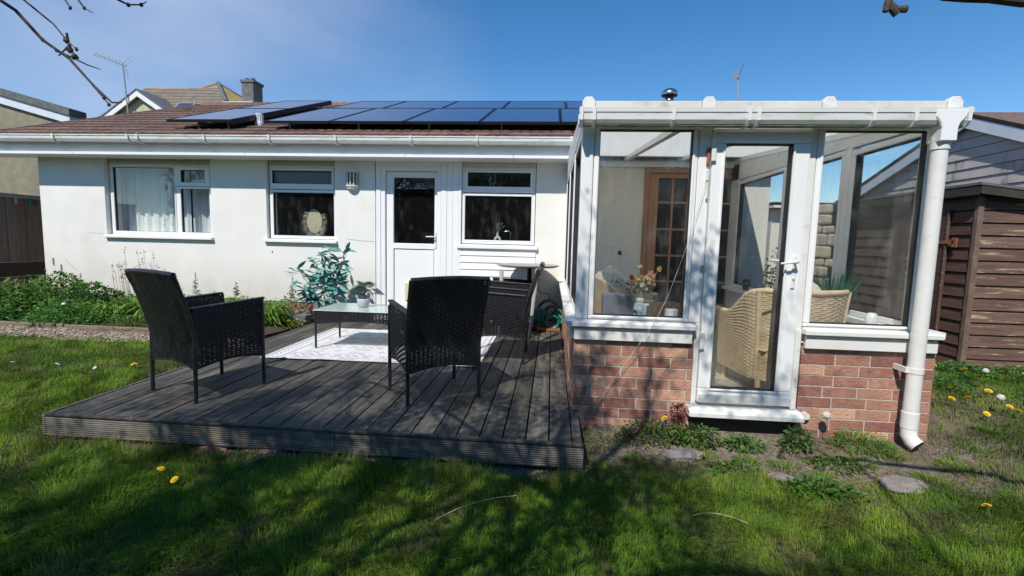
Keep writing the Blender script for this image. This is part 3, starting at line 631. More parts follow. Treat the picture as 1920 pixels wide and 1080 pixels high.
names1 = ['lower solar panel beside the white vent cap, left end of the long array', 'second lower solar panel from the white vent cap', 'lower solar panel above the back door', 'lower solar panel above the kitchen window', 'lower solar panel partly behind the conservatory corner', 'lower solar panel behind the conservatory roof edge']
names2 = ['upper solar panel, furthest left of the long array', 'second upper solar panel from the left of the long array', 'third upper solar panel from the left of the long array', 'upper solar panel next left of the conservatory corner', 'upper solar panel above the conservatory corner', 'upper solar panel near the steel flue cowl']
offp = .16
for i in range(6):
    solar(ux[i] + .006, ux[i + 1] - .006, .74, 2.78, offp, names1[i], 'solar panels of the long array')
    solar(ux[i] + .126, ux[i + 1] + .114 , 2.795, 4.45, offp, names2[i], 'solar panels of the long array')
solar(-6.00, -4.95, .72, 2.50, .180, 'tilted solar panel at the left above the first window, lower one', 'raised solar panels at the left')
solar(-6.00, -4.95, 2.515, 4.30, .180, 'tilted solar panel at the left above the first window, upper one', 'raised solar panels at the left')
for x in (-5.6, -5.1, -4.1, -3.0, -1.9, -.8, .35, 1.5):
    a = rpt(x, .86, 0.02); e = rpt(x, 4.2, offp - .055)
    a2 = rpt(x, .86, offp - .055)
    r = MB(); r.tube([a2, e], .014, 6); r.tube([a, a2], .013, 6); tag(r.build('mounting_rail', M['alu']), 'thin grey mounting rail under the solar panels with a short foot on the tiles', 'rail', 'mounting rails under the solar panels')
# white plastic vent cap
vx, vy, vz = rpt(-4.93, 1.40, .0)
vt = thing('vent_cap', 'white ribbed plastic vent cap standing between the solar panels', 'vent', (vx, vy, vz))
MB().lathe([(.072, -.05), (.072, .055), (.05, .07)], (vx, vy, vz), 20).build('base', M['white'], vt, smooth=False)
for k in range(14):
    a = 6.283 * k / 14; MB().box(-.006, .006, -.006, .006, .06, .18).build('rib', M['white'], vt, local=True).location = (.056 * math.cos(a), .056 * math.sin(a), 0)
MB().lathe([(.042, .06), (.042, .18), (.060, .18), (.060, .19), (.03, .20)], (vx, vy, vz), 20).build('cap', M['white'], vt)
# steel flue cowl
cx, cy, cz = 2.33, 7.0, 3.74
ct = thing('flue_cowl', 'round stainless steel flue cowl standing above the roof ridge', 'flue', (cx, cy, cz))
MB().lathe([(.085, -.3), (.085, .62), (.095, .63), (.095, .66), (.08, .67)], (cx, cy, cz), 24).build('pipe', M['steel'], ct, smooth=True)
MB().lathe([(.08, .665), (.08, .76)], (cx, cy, cz), 20).build('louvre', M['rubber'], ct)
MB().lathe([(.16, .745), (.175, .765), (.165, .80), (.13, .85), (.07, .885), (.01, .895)], (cx, cy, cz), 28).build('dome', M['steel'], ct, smooth=True)
# wall cracks
def crack(pts, r=.0022):
    MB().tube(pts, r, 4).build('crack', M['rubber'], house)
def wl_(pts): return [(x, YH - .0005, z) for x, z in pts]
crack(wl_([(-3.03, 1.385), (-2.93, 1.378), (-2.84, 1.366), (-2.74, 1.362), (-2.62, 1.357)]))
crack(wl_([(-7.18, 1.385), (-7.08, 1.388), (-7.0, 1.376), (-6.93, 1.380), (-6.88, 1.372)]), .0015)
crack(wl_([(-7.62, .97), (-7.55, .89), (-7.44, .80)]), .0015)
for x, z in ((-7.83, .93), (-7.70, .83)): MB().box(x, x + .018, YH - .012, YH, z - .06, z + .05).build('wall_clip', M['alu'], house)
MB().blob((-4.20, YH, 1.17), .012, .012, .02).build('wall_clip', M['alu'], house)

# ------------------------------------------------------------------ bricks
def brickmesh(l, hgt, dep=.102):
    q = MB().box(0, l, 0, dep, 0, hgt); return q.mesh('brick', M['brick'])
BR = {}
def brick(parent, x, y, z, l, hgt=.065, axis='x'):
    key = (round(l, 3), round(hgt, 3))
    if key not in BR: BR[key] = brickmesh(*key)
    jx, jy = (random.random() - .5) * .002, (random.random() - .5) * .003
    if axis == 'x': o = inst('brick', BR[key], parent, (x + jx, y + jy, z + (random.random() - .5) * .002), (0, 0, 0))
    elif axis == 'yl': o = inst('brick', BR[key], parent, (x + jy, y + l, z), (0, 0, -math.pi / 2))   # outer face at x
    else: o = inst('brick', BR[key], parent, (x + jy, y, z), (0, 0, math.pi / 2))
    return o
def course_run(parent, a0, a1, z, fn, first, hgt=.065):
    x = a0; k = 0
    L1 = first
    while x < a1 - .03:
        l = min(L1, a1 - x)
        if a1 - x - l < .035: l = a1 - x
        fn(x, z, l, hgt); x += l + .010; L1 = .215; k += 1
# house plinth bricks near the bamboo
for k in range(4):
    course_run(house, -4.1, -2.62, .105 + .075 * k, lambda x, z, l, h_: brick(house, x, YH + .010, z, l, h_), (.215, .1)[k % 2])

# ------------------------------------------------------------------ conservatory
cons = thing('conservatory', 'white plastic framed conservatory on a low red brick wall', 'conservatory', (1.35, 0, .15))
CX0, CX1 = .18, 2.565
w = MB(); w.box(CX0 + .003, .998, .0035, .10, -.05, .733); w.box(1.716, CX1 - .003, .0035, .10, -.05, .733)
w.box(CX0 + .003, CX0 + .10, .1, 3.49, -.05, .733); w.box(CX1 - .10, CX1 - .012, .1, 3.49, -.05, .733)
w.build('mortar_bed', M['mortar'], cons)
zc = [.698 - .075 * k + .005 for k in range(10)]
for k, z in enumerate(zc):
    hh = .065 if k else .034
    course_run(cons, CX0, .998, z, lambda x, zz, l, h_: brick(cons, x, 0, zz, l, h_), (.215, .10, .16)[k % 2], hh)
    course_run(cons, 1.714, CX1, z, lambda x, zz, l, h_: brick(cons, x, 0, zz, l, h_), (.15, .215)[k % 2], hh)
for k, z in enumerate(zc[:9]):
    hh = .065 if k else .034
    course_run(cons, .112, 3.4, z, lambda yy, zz, l, h_: brick(cons, CX0, yy, zz, l, h_, 'yl'), (.215, .10)[k % 2], hh)
w = MB()
for k, z in enumerate(zc[:9]):
    yy = .112 + (.1 if k % 2 else .0)
    while yy < 3.3: w.box(CX1 - .1, CX1, yy, yy + .215, z, z + (.065 if k else .034)); yy += .225
w.build('brick_side_wall', M['brick'], cons)['kind'] = 'stuff'
# sills
def csill(x0, x1):
    s1_ = MB(); s1_.prism([(-.062, .832), (-.062, .862), (-.056, .867), (.0, .876), (.0, .832)], x0, x1); s1_.build('sill', M['upvc_dirty'], cons, bevel=.003)
    s2_ = MB(); s2_.box(x0 + .018, x1 - .014, -.034, .0, .736, .817); s2_.build('sill_box', M['upvc_dirty'], cons, bevel=.003)
csill(.157, .992); csill(1.702, 2.562)
s1_ = MB(); s1_.add([(.118, -.062, .832), (.24, -.0, .832), (.24, 3.49, .832), (.118, 3.49, .832), (.118, -.062, .864), (.24, -.0, .876), (.24, 3.49, .876), (.118, 3.49, .864)], [(0, 1, 5, 4), (1, 2, 6, 5), (2, 3, 7, 6), (3, 0, 4, 7), (4, 5, 6, 7), (3, 2, 1, 0)]); s1_.build('sill', M['upvc_dirty'], cons)
MB().box(.150, .18, .01, 3.49, .736, .817).build('sill_box', M['upvc_dirty'], cons)
MB().box(2.50, 2.62, .01, 3.49, .832, .870).build('sill', M['upvc_dirty'], cons)
MB().box(.19, 2.56, .10, 3.49, .20, .25).build('floor', M['consfloor'], cons)
MB().box(.28, .99, .10, .30, .835, .874).build('window_board', M['upvc'], cons)
MB().box(1.71, 2.46, .10, .24, .835, .874).build('window_board', M['upvc'], cons)
MB().box(2.36, 2.47, .24, 3.4, .835, .874).build('window_board', M['upvc'], cons)
w = MB(); w.box(.2, .29, .1, 3.49, .25, .834); w.box(2.455, 2.55, .1, 3.49, .25, .834); w.box(.29, .99, .1, .13, .25, .834); w.box(1.72, 2.455, .1, .13, .25, .834); w.build('inner_dwarf_wall', M['cream'], cons)
# front frames
def cwin(x0, x1, g):
    r = MB(); r.ring((x0, x1, .877, 2.215), (g[0] - .005, g[1] + .005, g[2] - .005, g[3] + .005), .0, .068); f = r.build('window_frame', M['upvc'], cons, bevel=.006, at=((x0 + x1) / 2, 0, .9))
    r = MB(); r.ring((g[0] - .022, g[1] + .022, g[2] - .022, g[3] + .022), (g[0] - .004, g[1] + .004, g[2] - .004, g[3] + .004), -.010, .0); r.build('glazing_bead', M['upvc'], f, bevel=.005)
    r = MB(); r.ring((g[0] - .005, g[1] + .005, g[2] - .005, g[3] + .005), g, .004, .05); r.build('gasket', M['rubber'], f)
    MB().box(g[0], g[1], .026, .034, g[2], g[3]).build('pane', M['pane_cons'], f)
cwin(.268, .952, (.307, .911, .912, 2.164)); cwin(1.708, 2.407, (1.748, 2.367, .908, 2.164))
w = MB(); w.box(.182, .264, -.006, .075, .877, 2.26); w.build('corner_post', M['upvc'], cons, bevel=.010, seg=2)
w = MB(); w.box(2.411, 2.50, -.006, .075, .877, 2.26); w.build('corner_post', M['upvc'], cons, bevel=.010, seg=2)
w = MB(); w.box(.956, 1.034, .0, .075, .877, 2.215); w.build('door_jamb', M['upvc'], cons, bevel=.006); MB().box(1.001, 1.034, -.004, .075, .304, .876).build('jamb_foot', M['upvc_dirty'], cons, bevel=.003)
w = MB(); w.box(1.662, 1.704, .0, .075, .30, 2.215); w.build('door_jamb', M['upvc_dirty'], cons, bevel=.006)
MB().box(1.664, 1.700, -.010, -.001, .306, .86).build('jamb_cover', M['upvc_dirty'], cons, bevel=.003)
w = MB(); w.box(1.038, 1.658, .004, .07, 2.165, 2.215); w.box(.2, 2.5, .004, .075, 2.216, 2.30); w.build('header_beam', M['upvc'], cons)
# door
cd_ = MB(); cd_.ring((1.040, 1.656, .325, 2.160), (1.117, 1.549, .425, 2.080), -.020, .05)
cdo = cd_.build('door', M['upvc'], cons, bevel=.008, seg=2, at=(1.35, 0, .3))
r = MB(); r.ring((1.105, 1.561, .413, 2.092), (1.119, 1.547, .427, 2.078), -.030, -.0201); r.build('glazing_bead', M['upvc'], cdo, bevel=.004)
r = MB(); r.ring((1.117, 1.549, .425, 2.080), (1.122, 1.544, .430, 2.075), -.012, .045); r.build('gasket', M['rubber'], cdo)
MB().box(1.122, 1.544, .016, .024, .430, 2.075).build('pane', M['pane_cons'], cdo)
MB().box(1.042, 1.655, -.034, -.0205, .330, .392).build('weather_bar', M['upvc_dirty'], cdo, bevel=.004)
h = MB(); h.box(1.592, 1.620, -.030, -.0205, 1.135, 1.355); h.build('lock_plate', M['ceramic'], cdo, bevel=.006)
h = MB(); h.tube([(1.606, -.03, 1.315), (1.606, -.072, 1.315), (1.595, -.078, 1.315), (1.53, -.076, 1.306), (1.50, -.072, 1.302)], [.010, .010, .010, .008, .007], 8); h.blob((1.606, -.034, 1.205), .008, .006, .014, 8, 5); h.build('handle', M['ceramic'], cdo, smooth=True)
h = MB(); h.tube([(1.606, .05, 1.315), (1.606, .09, 1.315), (1.50, .10, 1.318)], .009, 8); h.build('inner_handle', M['ceramic'], cdo, smooth=True)
for z in (1.98, 0.72):
    MB().box(1.028, 1.058, -.040, -.0205, z - .02, z + .10).build('hinge', M['ceramic'], cdo, bevel=.004)
MB().box(1.006, 1.026, -.020, -.0005, 1.935, 2.05).build('hinge_rust', M['rust'], cdo, bevel=.004)
MB().tube([(1.015, -.018, 1.84), (1.015, -.018, 1.90)], .011, 8).tube([(1.018, -.016, 1.72), (1.018, -.016, 1.83)], .007, 8).build('bolt', M['ceramic'], cdo)
MB().box(1.010, 1.028, -.014, -.0005, 1.235, 1.275).build('latch_keep', M['alu'], cdo)
w = MB(); w.prism([(-.095, .243), (-.095, .272), (-.085, .286), (-.036, .300), (.06, .303), (.06, .243)], .972, 1.722); w.build('door_sill', M['upvc_dirty'], cons, bevel=.004)
w = MB(); w.box(1.0, 1.712, .012, .09, -.05, .242); w.build('sill_gap_shade', M['darkwood_and_shade'], cons)  # dark block: earth and shadow in the gap under the sill, given as colour
# side walls of frames (left x=.18..., right x=2.5)
def sideframes(xa, xb, bays, px):
    for (y0, y1) in bays:
        zt0 = 2.19 + .028 * y0 / 1.0; zt1 = 2.19 + .028 * y1
        r = MB(); g = (y0 + .055, y1 - .055, .925, min(zt0, zt1) - .03)
        r.ringx((y0, y1, .877, min(zt0, zt1) + .02), (g[0] - .005, g[1] + .005, g[2] - .005, g[3] + .005), xa, xb); f = r.build('side_frame', M['upvc'], cons, bevel=.006, at=((xa + xb) / 2, (y0 + y1) / 2, .9))
        r = MB(); r.ringx((g[0] - .005, g[1] + .005, g[2] - .005, g[3] + .005), g, xa + .006, xb - .006); r.build('gasket', M['rubber'], f)
        MB().box(px, px + .008, g[0], g[1], g[2], g[3]).build('pane', M['pane_cons'], f)
sideframes(.190, .258, [(.08, 1.17), (1.185, 2.28), (2.295, 3.40)], .222)
sideframes(2.432, 2.500, [(.08, .875), (.965, 1.90), (1.98, 3.25)], 2.462)
for y in (.88, 1.905): MB().box(2.432, 2.505, y, y + (.08 if y < 1 else .07), .877, 2.26).build('side_post', M['upvc'], cons, bevel=.006)
for y in (1.172, 2.282): MB().box(.186, .262, y, y + .011, .877, 2.22).build('side_post', M['upvc'], cons)
MB().box(.186, .26, 3.40, 3.495, .80, 2.5).build('side_post', M['upvc_dirty'], cons)
MB().box(2.43, 2.5, 3.25, 3.495, .87, 2.5).build('side_post', M['upvc_dirty'], cons)
def crz(y): return 2.300 + .085 * y
for xa, xb in ((.186, .26), (2.43, 2.502)):
    MB().add([(xa, .0, 2.22), (xb, .0, 2.22), (xb, 3.49, 2.30), (xa, 3.49, 2.30), (xa, .0, crz(0)), (xb, .0, crz(0)), (xb, 3.49, crz(3.49)), (xa, 3.49, crz(3.49))],
             [(0, 3, 2, 1), (4, 5, 6, 7), (0, 1, 5, 4), (1, 2, 6, 5), (2, 3, 7, 6), (3, 0, 4, 7)]).build('eaves_beam', M['upvc_dirty'], cons)
# roof: sheets, rafters, end caps, front trim
caps = [.214, .980, 1.716, 2.452]
for a, b_ in zip(caps[:-1], caps[1:]):
    y0 = -.055; MB().add([(a + .012, y0, crz(y0) + .004), (b_ - .012, y0, crz(y0) + .004), (b_ - .012, 3.495, crz(3.495) + .004), (a + .012, 3.495, crz(3.495) + .004), (a + .012, y0, crz(y0) + .024), (b_ - .012, y0, crz(y0) + .024), (b_ - .012, 3.495, crz(3.495) + .024), (a + .012, 3.495, crz(3.495) + .024)],
             [(0, 3, 2, 1), (4, 5, 6, 7), (0, 1, 5, 4), (1, 2, 6, 5), (2, 3, 7, 6), (3, 0, 4, 7)]).build('roof_sheet', M['opal'], cons)
    MB().box(a + .044, b_ - .044, -.072, -.056, 2.268, 2.334).build('roof_edge_trim', M['headboard'], cons, bevel=.004)
for c_ in caps:
    MB().prismy([(c_ - .042, 2.262), (c_ + .042, 2.262), (c_ + .042, 2.328), (c_ + .022, 2.358), (c_ - .022, 2.358), (c_ - .042, 2.328)], -.085, -.03).build('rafter_end_cap', M['upvc_dirty'], cons, bevel=.004)
    y0 = -.05; MB().add([(c_ - .03, y0, crz(y0) - .045), (c_ + .03, y0, crz(y0) - .045), (c_ + .03, 3.495, crz(3.495) - .045), (c_ - .03, 3.495, crz(3.495) - .045), (c_ - .03, y0, crz(y0) + .04), (c_ + .03, y0, crz(y0) + .04), (c_ + .03, 3.495, crz(3.495) + .04), (c_ - .03, 3.495, crz(3.495) + .04)],
             [(0, 3, 2, 1), (4, 5, 6, 7), (0, 1, 5, 4), (1, 2, 6, 5), (2, 3, 7, 6), (3, 0, 4, 7)]).build('rafter', M['upvc'], cons)
MB().box(.26, 2.43, 3.44, 3.499, 2.475, 2.555).build('wall_plate', M['upvc'], cons)
gp2 = [(-.165, 2.262), (-.160, 2.195), (-.145, 2.172), (-.075, 2.172), (-.060, 2.195), (-.055, 2.25), (-.060, 2.25), (-.066, 2.198), (-.078, 2.179), (-.140, 2.179), (-.152, 2.198), (-.156, 2.262)]
g2 = gutter(cons, gp2, .150, 2.49)
MB().prism([(-.172, 2.266), (-.168, 2.240), (-.160, 2.240), (-.160, 2.266)], .150, 2.492).build('gutter_lip', M['upvc'], g2)
for xb in (.155, .235, .73, 1.19, 1.245, 1.92, 2.16, 2.46):
    MB().prism([(-.178, 2.270), (-.172, 2.19), (-.150, 2.160), (-.06, 2.160), (-.06, 2.168), (-.146, 2.168), (-.164, 2.193), (-.168, 2.270)], xb, xb + .020).build('bracket', M['upvc'], g2)
MB().box(.17, 2.48, -.140, -.078, 2.164, 2.1715).build('algae_growth', M['algae'], g2)
# outlet and downpipe
px, py = 2.368, -.105
MB().prismy([(2.285, 2.215), (2.28, 2.262), (2.465, 2.262), (2.455, 2.215), (2.422, 2.175), (2.414, 2.145), (2.414, 2.07), (2.322, 2.07), (2.322, 2.145), (2.312, 2.175)], -.172, -.05).build('outlet', M['upvc'], cons, bevel=.006)
dp = MB(); dp.lathe([(.050, 2.03), (.050, 2.10)], (px, py, 0), 24); dp.lathe([(.044, .36), (.044, 2.03)], (px, py, 0), 24); dp.lathe([(.049, .255), (.049, .36)], (px, py, 0), 24)
dpo = dp.build('downpipe', M['upvc_dirty'], cons, smooth=False)
for p_ in dpo.data.polygons: p_.use_smooth = len(p_.vertices) == 4
sh = MB(); sh.tube([(px, py, .26), (px, py - .004, .205), (px + .012, py - .022, .170), (px + .028, py - .052, .150)], .046, 20, cap=False); sh.build('shoe', M['upvc_dirty'], cons, smooth=True)
MB().tube([(px + .027, py - .051, .151), (px + .029, py - .054, .149)], .040, 20).build('shoe_mouth', M['rubber'], cons)
MB().lathe([(.0475, .62), (.0475, .655)], (px, py, 0), 24).box(px - .066, px - .046, py - .01, 0, .622, .655).build('pipe_clip', M['upvc_dirty'], cons)
# two round pipe stubs in the brickwork
for x, z in ((1.708, .268), (1.762, .268)):
    MB().tube([(x, -.035, z), (x, .02, z)], .024, 14).build('pipe_stub', M['ceramic'], cons, smooth=False)
# thin loose cable
cab = [(1.014, -.02, 1.93), (1.0, -.03, 1.80), (.955, -.035, 1.62), (.90, -.045, 1.40), (.845, -.05, 1.22), (.80, -.055, 1.08), (.745, -.06, .95), (.70, -.07, .86), (.63, -.075, .75), (.52, -.04, .56), (.42, -.03, .40), (.33, -.04, .24)]
tag(MB().tube(cab, .0015, 5).build('cable', M['cable']), 'thin pale cable trailing from the rusty hinge down over the brickwork', 'cable')

# wooden french doors seen through the glass
fd = thing('french_door', 'stained pine glazed doors on the back wall inside the conservatory', 'door', (1.9, YH, .25))
MB().ring((1.263, 2.563, .25, 2.468), (1.325, 2.50, .251, 2.40), YH - .03, YH + .1).build('frame', M['pine'], fd, bevel=.005)
for x0 in (1.33, 1.918):
    x1 = x0 + .578
    st = MB(); st.box(x0, x0 + .125, YH - .012, YH + .035, .255, 2.395); st.box(x1 - .06, x1, YH - .012, YH + .035, .255, 2.395); st.box(x0 + .125, x1 - .06, YH - .012, YH + .035, .255, .60); st.box(x0 + .125, x1 - .06, YH - .012, YH + .035, 2.33, 2.395)
    lf = st.build('leaf_frame', M['pine'], fd, bevel=.004)
    mb = MB(); xm = (x0 + .125 + x1 - .06) / 2; mb.box(xm - .014, xm + .014, YH - .006, YH + .028, .60, 2.33)
    for z in (.90, 1.265, 1.632, 2.0): mb.box(x0 + .125, xm - .0141, YH - .006, YH + .028, z - .014, z + .014); mb.box(xm + .0141, x1 - .06, YH - .006, YH + .028, z - .014, z + .014)
    mb.build('glazing_bar', M['pine'], lf)
    zz = [.60, .90, 1.265, 1.632, 2.0, 2.33]
    for k in range(5):
        for (xa, xb) in ((x0 + .125, xm - .014), (xm + .014, x1 - .06)):
            MB().box(xa, xb, YH + .008, YH + .014, zz[k] + .014, zz[k + 1] - .014).build('pane', M['pane_inner'], lf)
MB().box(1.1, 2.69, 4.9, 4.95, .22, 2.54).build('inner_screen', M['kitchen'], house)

# ------------------------------------------------------------------ weave
def weave(mb_s, Pf, nu, nv, amp, hw=.40, stake=.2, doff=0.0):
    """woven strands over the surface Pf(u,v); real over-and-under geometry"""
    eps = 1e-3
    def nrm(u, v):
        a = Pf(min(u + eps, 1), v) - Pf(max(u - eps, 0), v); b2 = Pf(u, min(v + eps, 1)) - Pf(u, max(v - eps, 0))
        n_ = a.cross(b2); return n_.normalized() if n_.length > 1e-12 else Vector((0, 1, 0))
    S = nu * 2
    for j in range(nv):
        v0 = (j + .5 - hw) / nv; v1 = (j + .5 + hw) / nv; b0 = len(mb_s.v)
        for i in range(S + 1):
            u = i / S; k = i // 2
            off = (amp if (k + j) % 2 else -amp) if i % 2 == 1 else 0.0
            n_ = nrm(u, (v0 + v1) / 2)
            mb_s.v.append(tuple(Pf(u, v0) + n_ * off)); mb_s.v.append(tuple(Pf(u, v1) + n_ * off))
        for i in range(S):
            q = b0 + 2 * i; mb_s.f.append((q, q + 2, q + 3, q + 1))
    for i in range(nu):
        u = (i + .5) / nu; du = stake / nu; b0 = len(mb_s.v); T = 6
        for j in range(T + 1):
            v = j / T; mb_s.v.append(tuple(Pf(u - du, v))); mb_s.v.append(tuple(Pf(u + du, v)))
        for j in range(T):
            q = b0 + 2 * j; mb_s.f.append((q, q + 1, q + 3, q + 2))
    return mb_s

# ------------------------------------------------------------------ deck
deck = thing('timber_deck', 'low weathered grey timber deck of grooved boards', 'deck', (-1.5, 1.3, .05))
DK = .22; pitch = .141; bw = .1315
bm = MB().box(0, bw, 0, 3.80, -.028, 0).mesh('deck_board', M['deck'])
bn = MB().box(0, .054, 0, 3.80, -.028, 0).mesh('deck_board', M['deck'])
def bevelobj(o, w_): bv = o.modifiers.new('bevel', 'BEVEL'); bv.width = w_; bv.segments = 2; bv.limit_method = 'ANGLE'
o = inst('deck_board', bn, deck, (.1645, -.560, DK)); bevelobj(o, .004)
for k in range(24):
    x1 = .157 - pitch * k
    o = inst('deck_board', bm, deck, (x1 - bw, -.560 + random.uniform(-.004, .004), DK + random.uniform(-.0015, .0015)), (0, 0, random.uniform(-.0006, .0006))); bevelobj(o, .004)
for a, b_ in ((-3.246, -1.30), (-1.297, .228)): MB().box(a, b_, -.592, -.566, .070, .205).build('fascia_board', M['deckface'], deck, bevel=.004)
MB().box(-3.246, .224, -.600, -.567, .207, .2235).build('edge_trim', M['deck'], deck, bevel=.003)
MB().box(-3.270, -3.247, -.592, 3.2, .075, .215).build('side_board', M['deckface'], deck, bevel=.004)
MB().box(.221, .2245, -.560, -.02, .075, .190).build('side_board', M['darkwood_and_shade'], deck)
for y in np.arange(-.5, 3.3, .45): MB().box(-3.2, .18, y, y + .047, .07, .190).build('joist', M['darkwood_and_shade'], deck)
for x in (-3.0, -2.3, -1.95, -.55, .15): MB().box(x - .05, x + .05, -.50, -.40, -.02, .07).build('support_block', M['darkwood_and_shade'], deck)
# rubble bricks and a wood block under the front edge
for i, (x, l, rz_) in enumerate(((-2.18, .17, .2), (-1.88, .215, -.1), (-2.52, .12, .5), (-1.55, .09, .3), (-.86, .10, -.2))):
    z = float(gz(x, -.62)) - .045
    tag(inst('brick', brickmesh(l, .055), None, (x, -.60 + .02 * i, z), (0.12 - .05 * i, .09 * (i - 2), rz_)), ['broken red brick half buried under the left part of the deck edge', 'whole red brick under the deck edge near its middle', 'small brick fragment nearest the left deck corner', 'little brick chip in the dry grass under the deck', 'brick fragment next to the pale wood block'][i], 'brick')
tag(MB().box(-.80, -.70, -.68, -.60, .0, .062).build('wood_block', M['shedpost'], bevel=.004), 'pale sawn timber block sticking out under the deck front', 'block')
tag(MB().box(.30, .52, -.20, .0, .03, .055).build('slate_piece', M['slatedark'], bevel=.004), 'dark broken slate leaning in the gap between deck and brickwork', 'slate')
bpy.data.objects['slate_piece'].rotation_euler = (R(0), 0, 0)
# red board with the hose
tag(MB().box(-.155, .150, 2.90, 3.44, .2245, .262).build('red_board', M['redboard'], bevel=.006), 'red brown stained board lying on the deck under the hose', 'board')
# outdoor rug with printed pattern
RM = bpy.data.materials.new('printed_rug'); RM.use_nodes = True
nt = RM.node_tree; N = nt.nodes; Lk = nt.links; b = N['Principled BSDF']; b.inputs['Roughness'].default_value = .85
tc = N.new('ShaderNodeTexCoord'); sp = N.new('ShaderNodeSeparateXYZ'); Lk.new(tc.outputs['Object'], sp.inputs[0])
def mth(op, a, b2=None, c=None):
    q = N.new('ShaderNodeMath'); q.operation = op
    for i, v in enumerate((a, b2, c)):
        if v is None: continue
        if isinstance(v, (int, float)): q.inputs[i].default_value = v
        else: Lk.new(v, q.inputs[i])
    return q.outputs[0]
def diam(px_, py_, ox=0, oy=0):
    fx = mth('ABSOLUTE', mth('SUBTRACT', mth('FRACT', mth('ADD', mth('DIVIDE', sp.outputs[0], px_), ox)), .5))
    fy = mth('ABSOLUTE', mth('SUBTRACT', mth('FRACT', mth('ADD', mth('DIVIDE', sp.outputs[1], py_), oy)), .5))
    return mth('ADD', fx, fy)
def band(v, a, b2): return mth('MULTIPLY', mth('GREATER_THAN', v, a), mth('LESS_THAN', v, b2))
def mx_(a, b2): return mth('MAXIMUM', a, b2)
d1 = diam(.46, .40); d2 = diam(.46, .40, .5, .5); d3 = diam(.115, .10)
big1 = mx_(mx_(band(d1, .10, .135), band(d1, .155, .17)), mx_(band(d1, .30, .33), band(d1, .36, .385)))
small = mth('MULTIPLY', band(d3, .2, .3), band(d1, .42, .58))
pat = mx_(big1, mx_(small, band(d2, .05, .09)))
exx = mth('ABSOLUTE', sp.outputs[0])
inn = mth('LESS_THAN', exx, .86)
fxz = mth('FRACT', mth('MULTIPLY', sp.outputs[1], 14.0)); zig = mth('ADD', mth('MULTIPLY', mth('ABSOLUTE', mth('SUBTRACT', fxz, .5)), .05), .955)
bord = mx_(mx_(band(exx, .88, .90), band(exx, 1.02, 1.045)), band(mth('SUBTRACT', exx, zig), 0.0, .012))
pat = mx_(mth('MULTIPLY', pat, inn), bord)
nz = N.new('ShaderNodeTexNoise'); nz.inputs['Scale'].default_value = 60; Lk.new(tc.outputs['Object'], nz.inputs['Vector'])
pat = mth('MULTIPLY', pat, mth('ADD', mth('MULTIPLY', nz.outputs['Fac'], .7), .35))
mx = N.new('ShaderNodeMix'); mx.data_type = 'RGBA'; mx.inputs[6].default_value = (.72, .71, .71, 1); mx.inputs[7].default_value = (.16, .16, .18, 1)
Lk.new(pat, mx.inputs[0]); Lk.new(mx.outputs[2], b.inputs['Base Color'])
xa = np.linspace(-1.07, 1.07, 60); ya = np.linspace(-.80, .80, 46); A, B = np.meshgrid(xa, ya)
bump_ = np.abs(vnoise(A, B, .5, 12) - .5) * .012 + .008 * np.exp(-((B + .8) / .1) ** 2) * vnoise(A, A * 0, .3, 2) * 1.6
V = np.stack([A.ravel(), (B + (vnoise(A, B * 0, .6, 7) - .5) * .05 * (np.abs(B) > .76)).ravel(), bump_.ravel()], 1)
i = np.arange(A.size).reshape(A.shape); Fq = np.stack([i[:-1, :-1], i[:-1, 1:], i[1:, 1:], i[1:, :-1]], -1).reshape(-1, 4)
V2 = np.concatenate([V, V - np.array([0, 0, .003])]); Fq2 = np.concatenate([Fq, Fq[:, ::-1] + A.size])
rug = arr_mesh('rug', V2, Fq2, np.full((len(V2), 3), .5), RM, nper=4)
rug.location = (-1.72, 1.76, .2265); rug.data.polygons.foreach_set('use_smooth', [True] * len(rug.data.polygons))
tag(rug, 'white outdoor rug with a printed grey diamond pattern on the deck', 'rug')

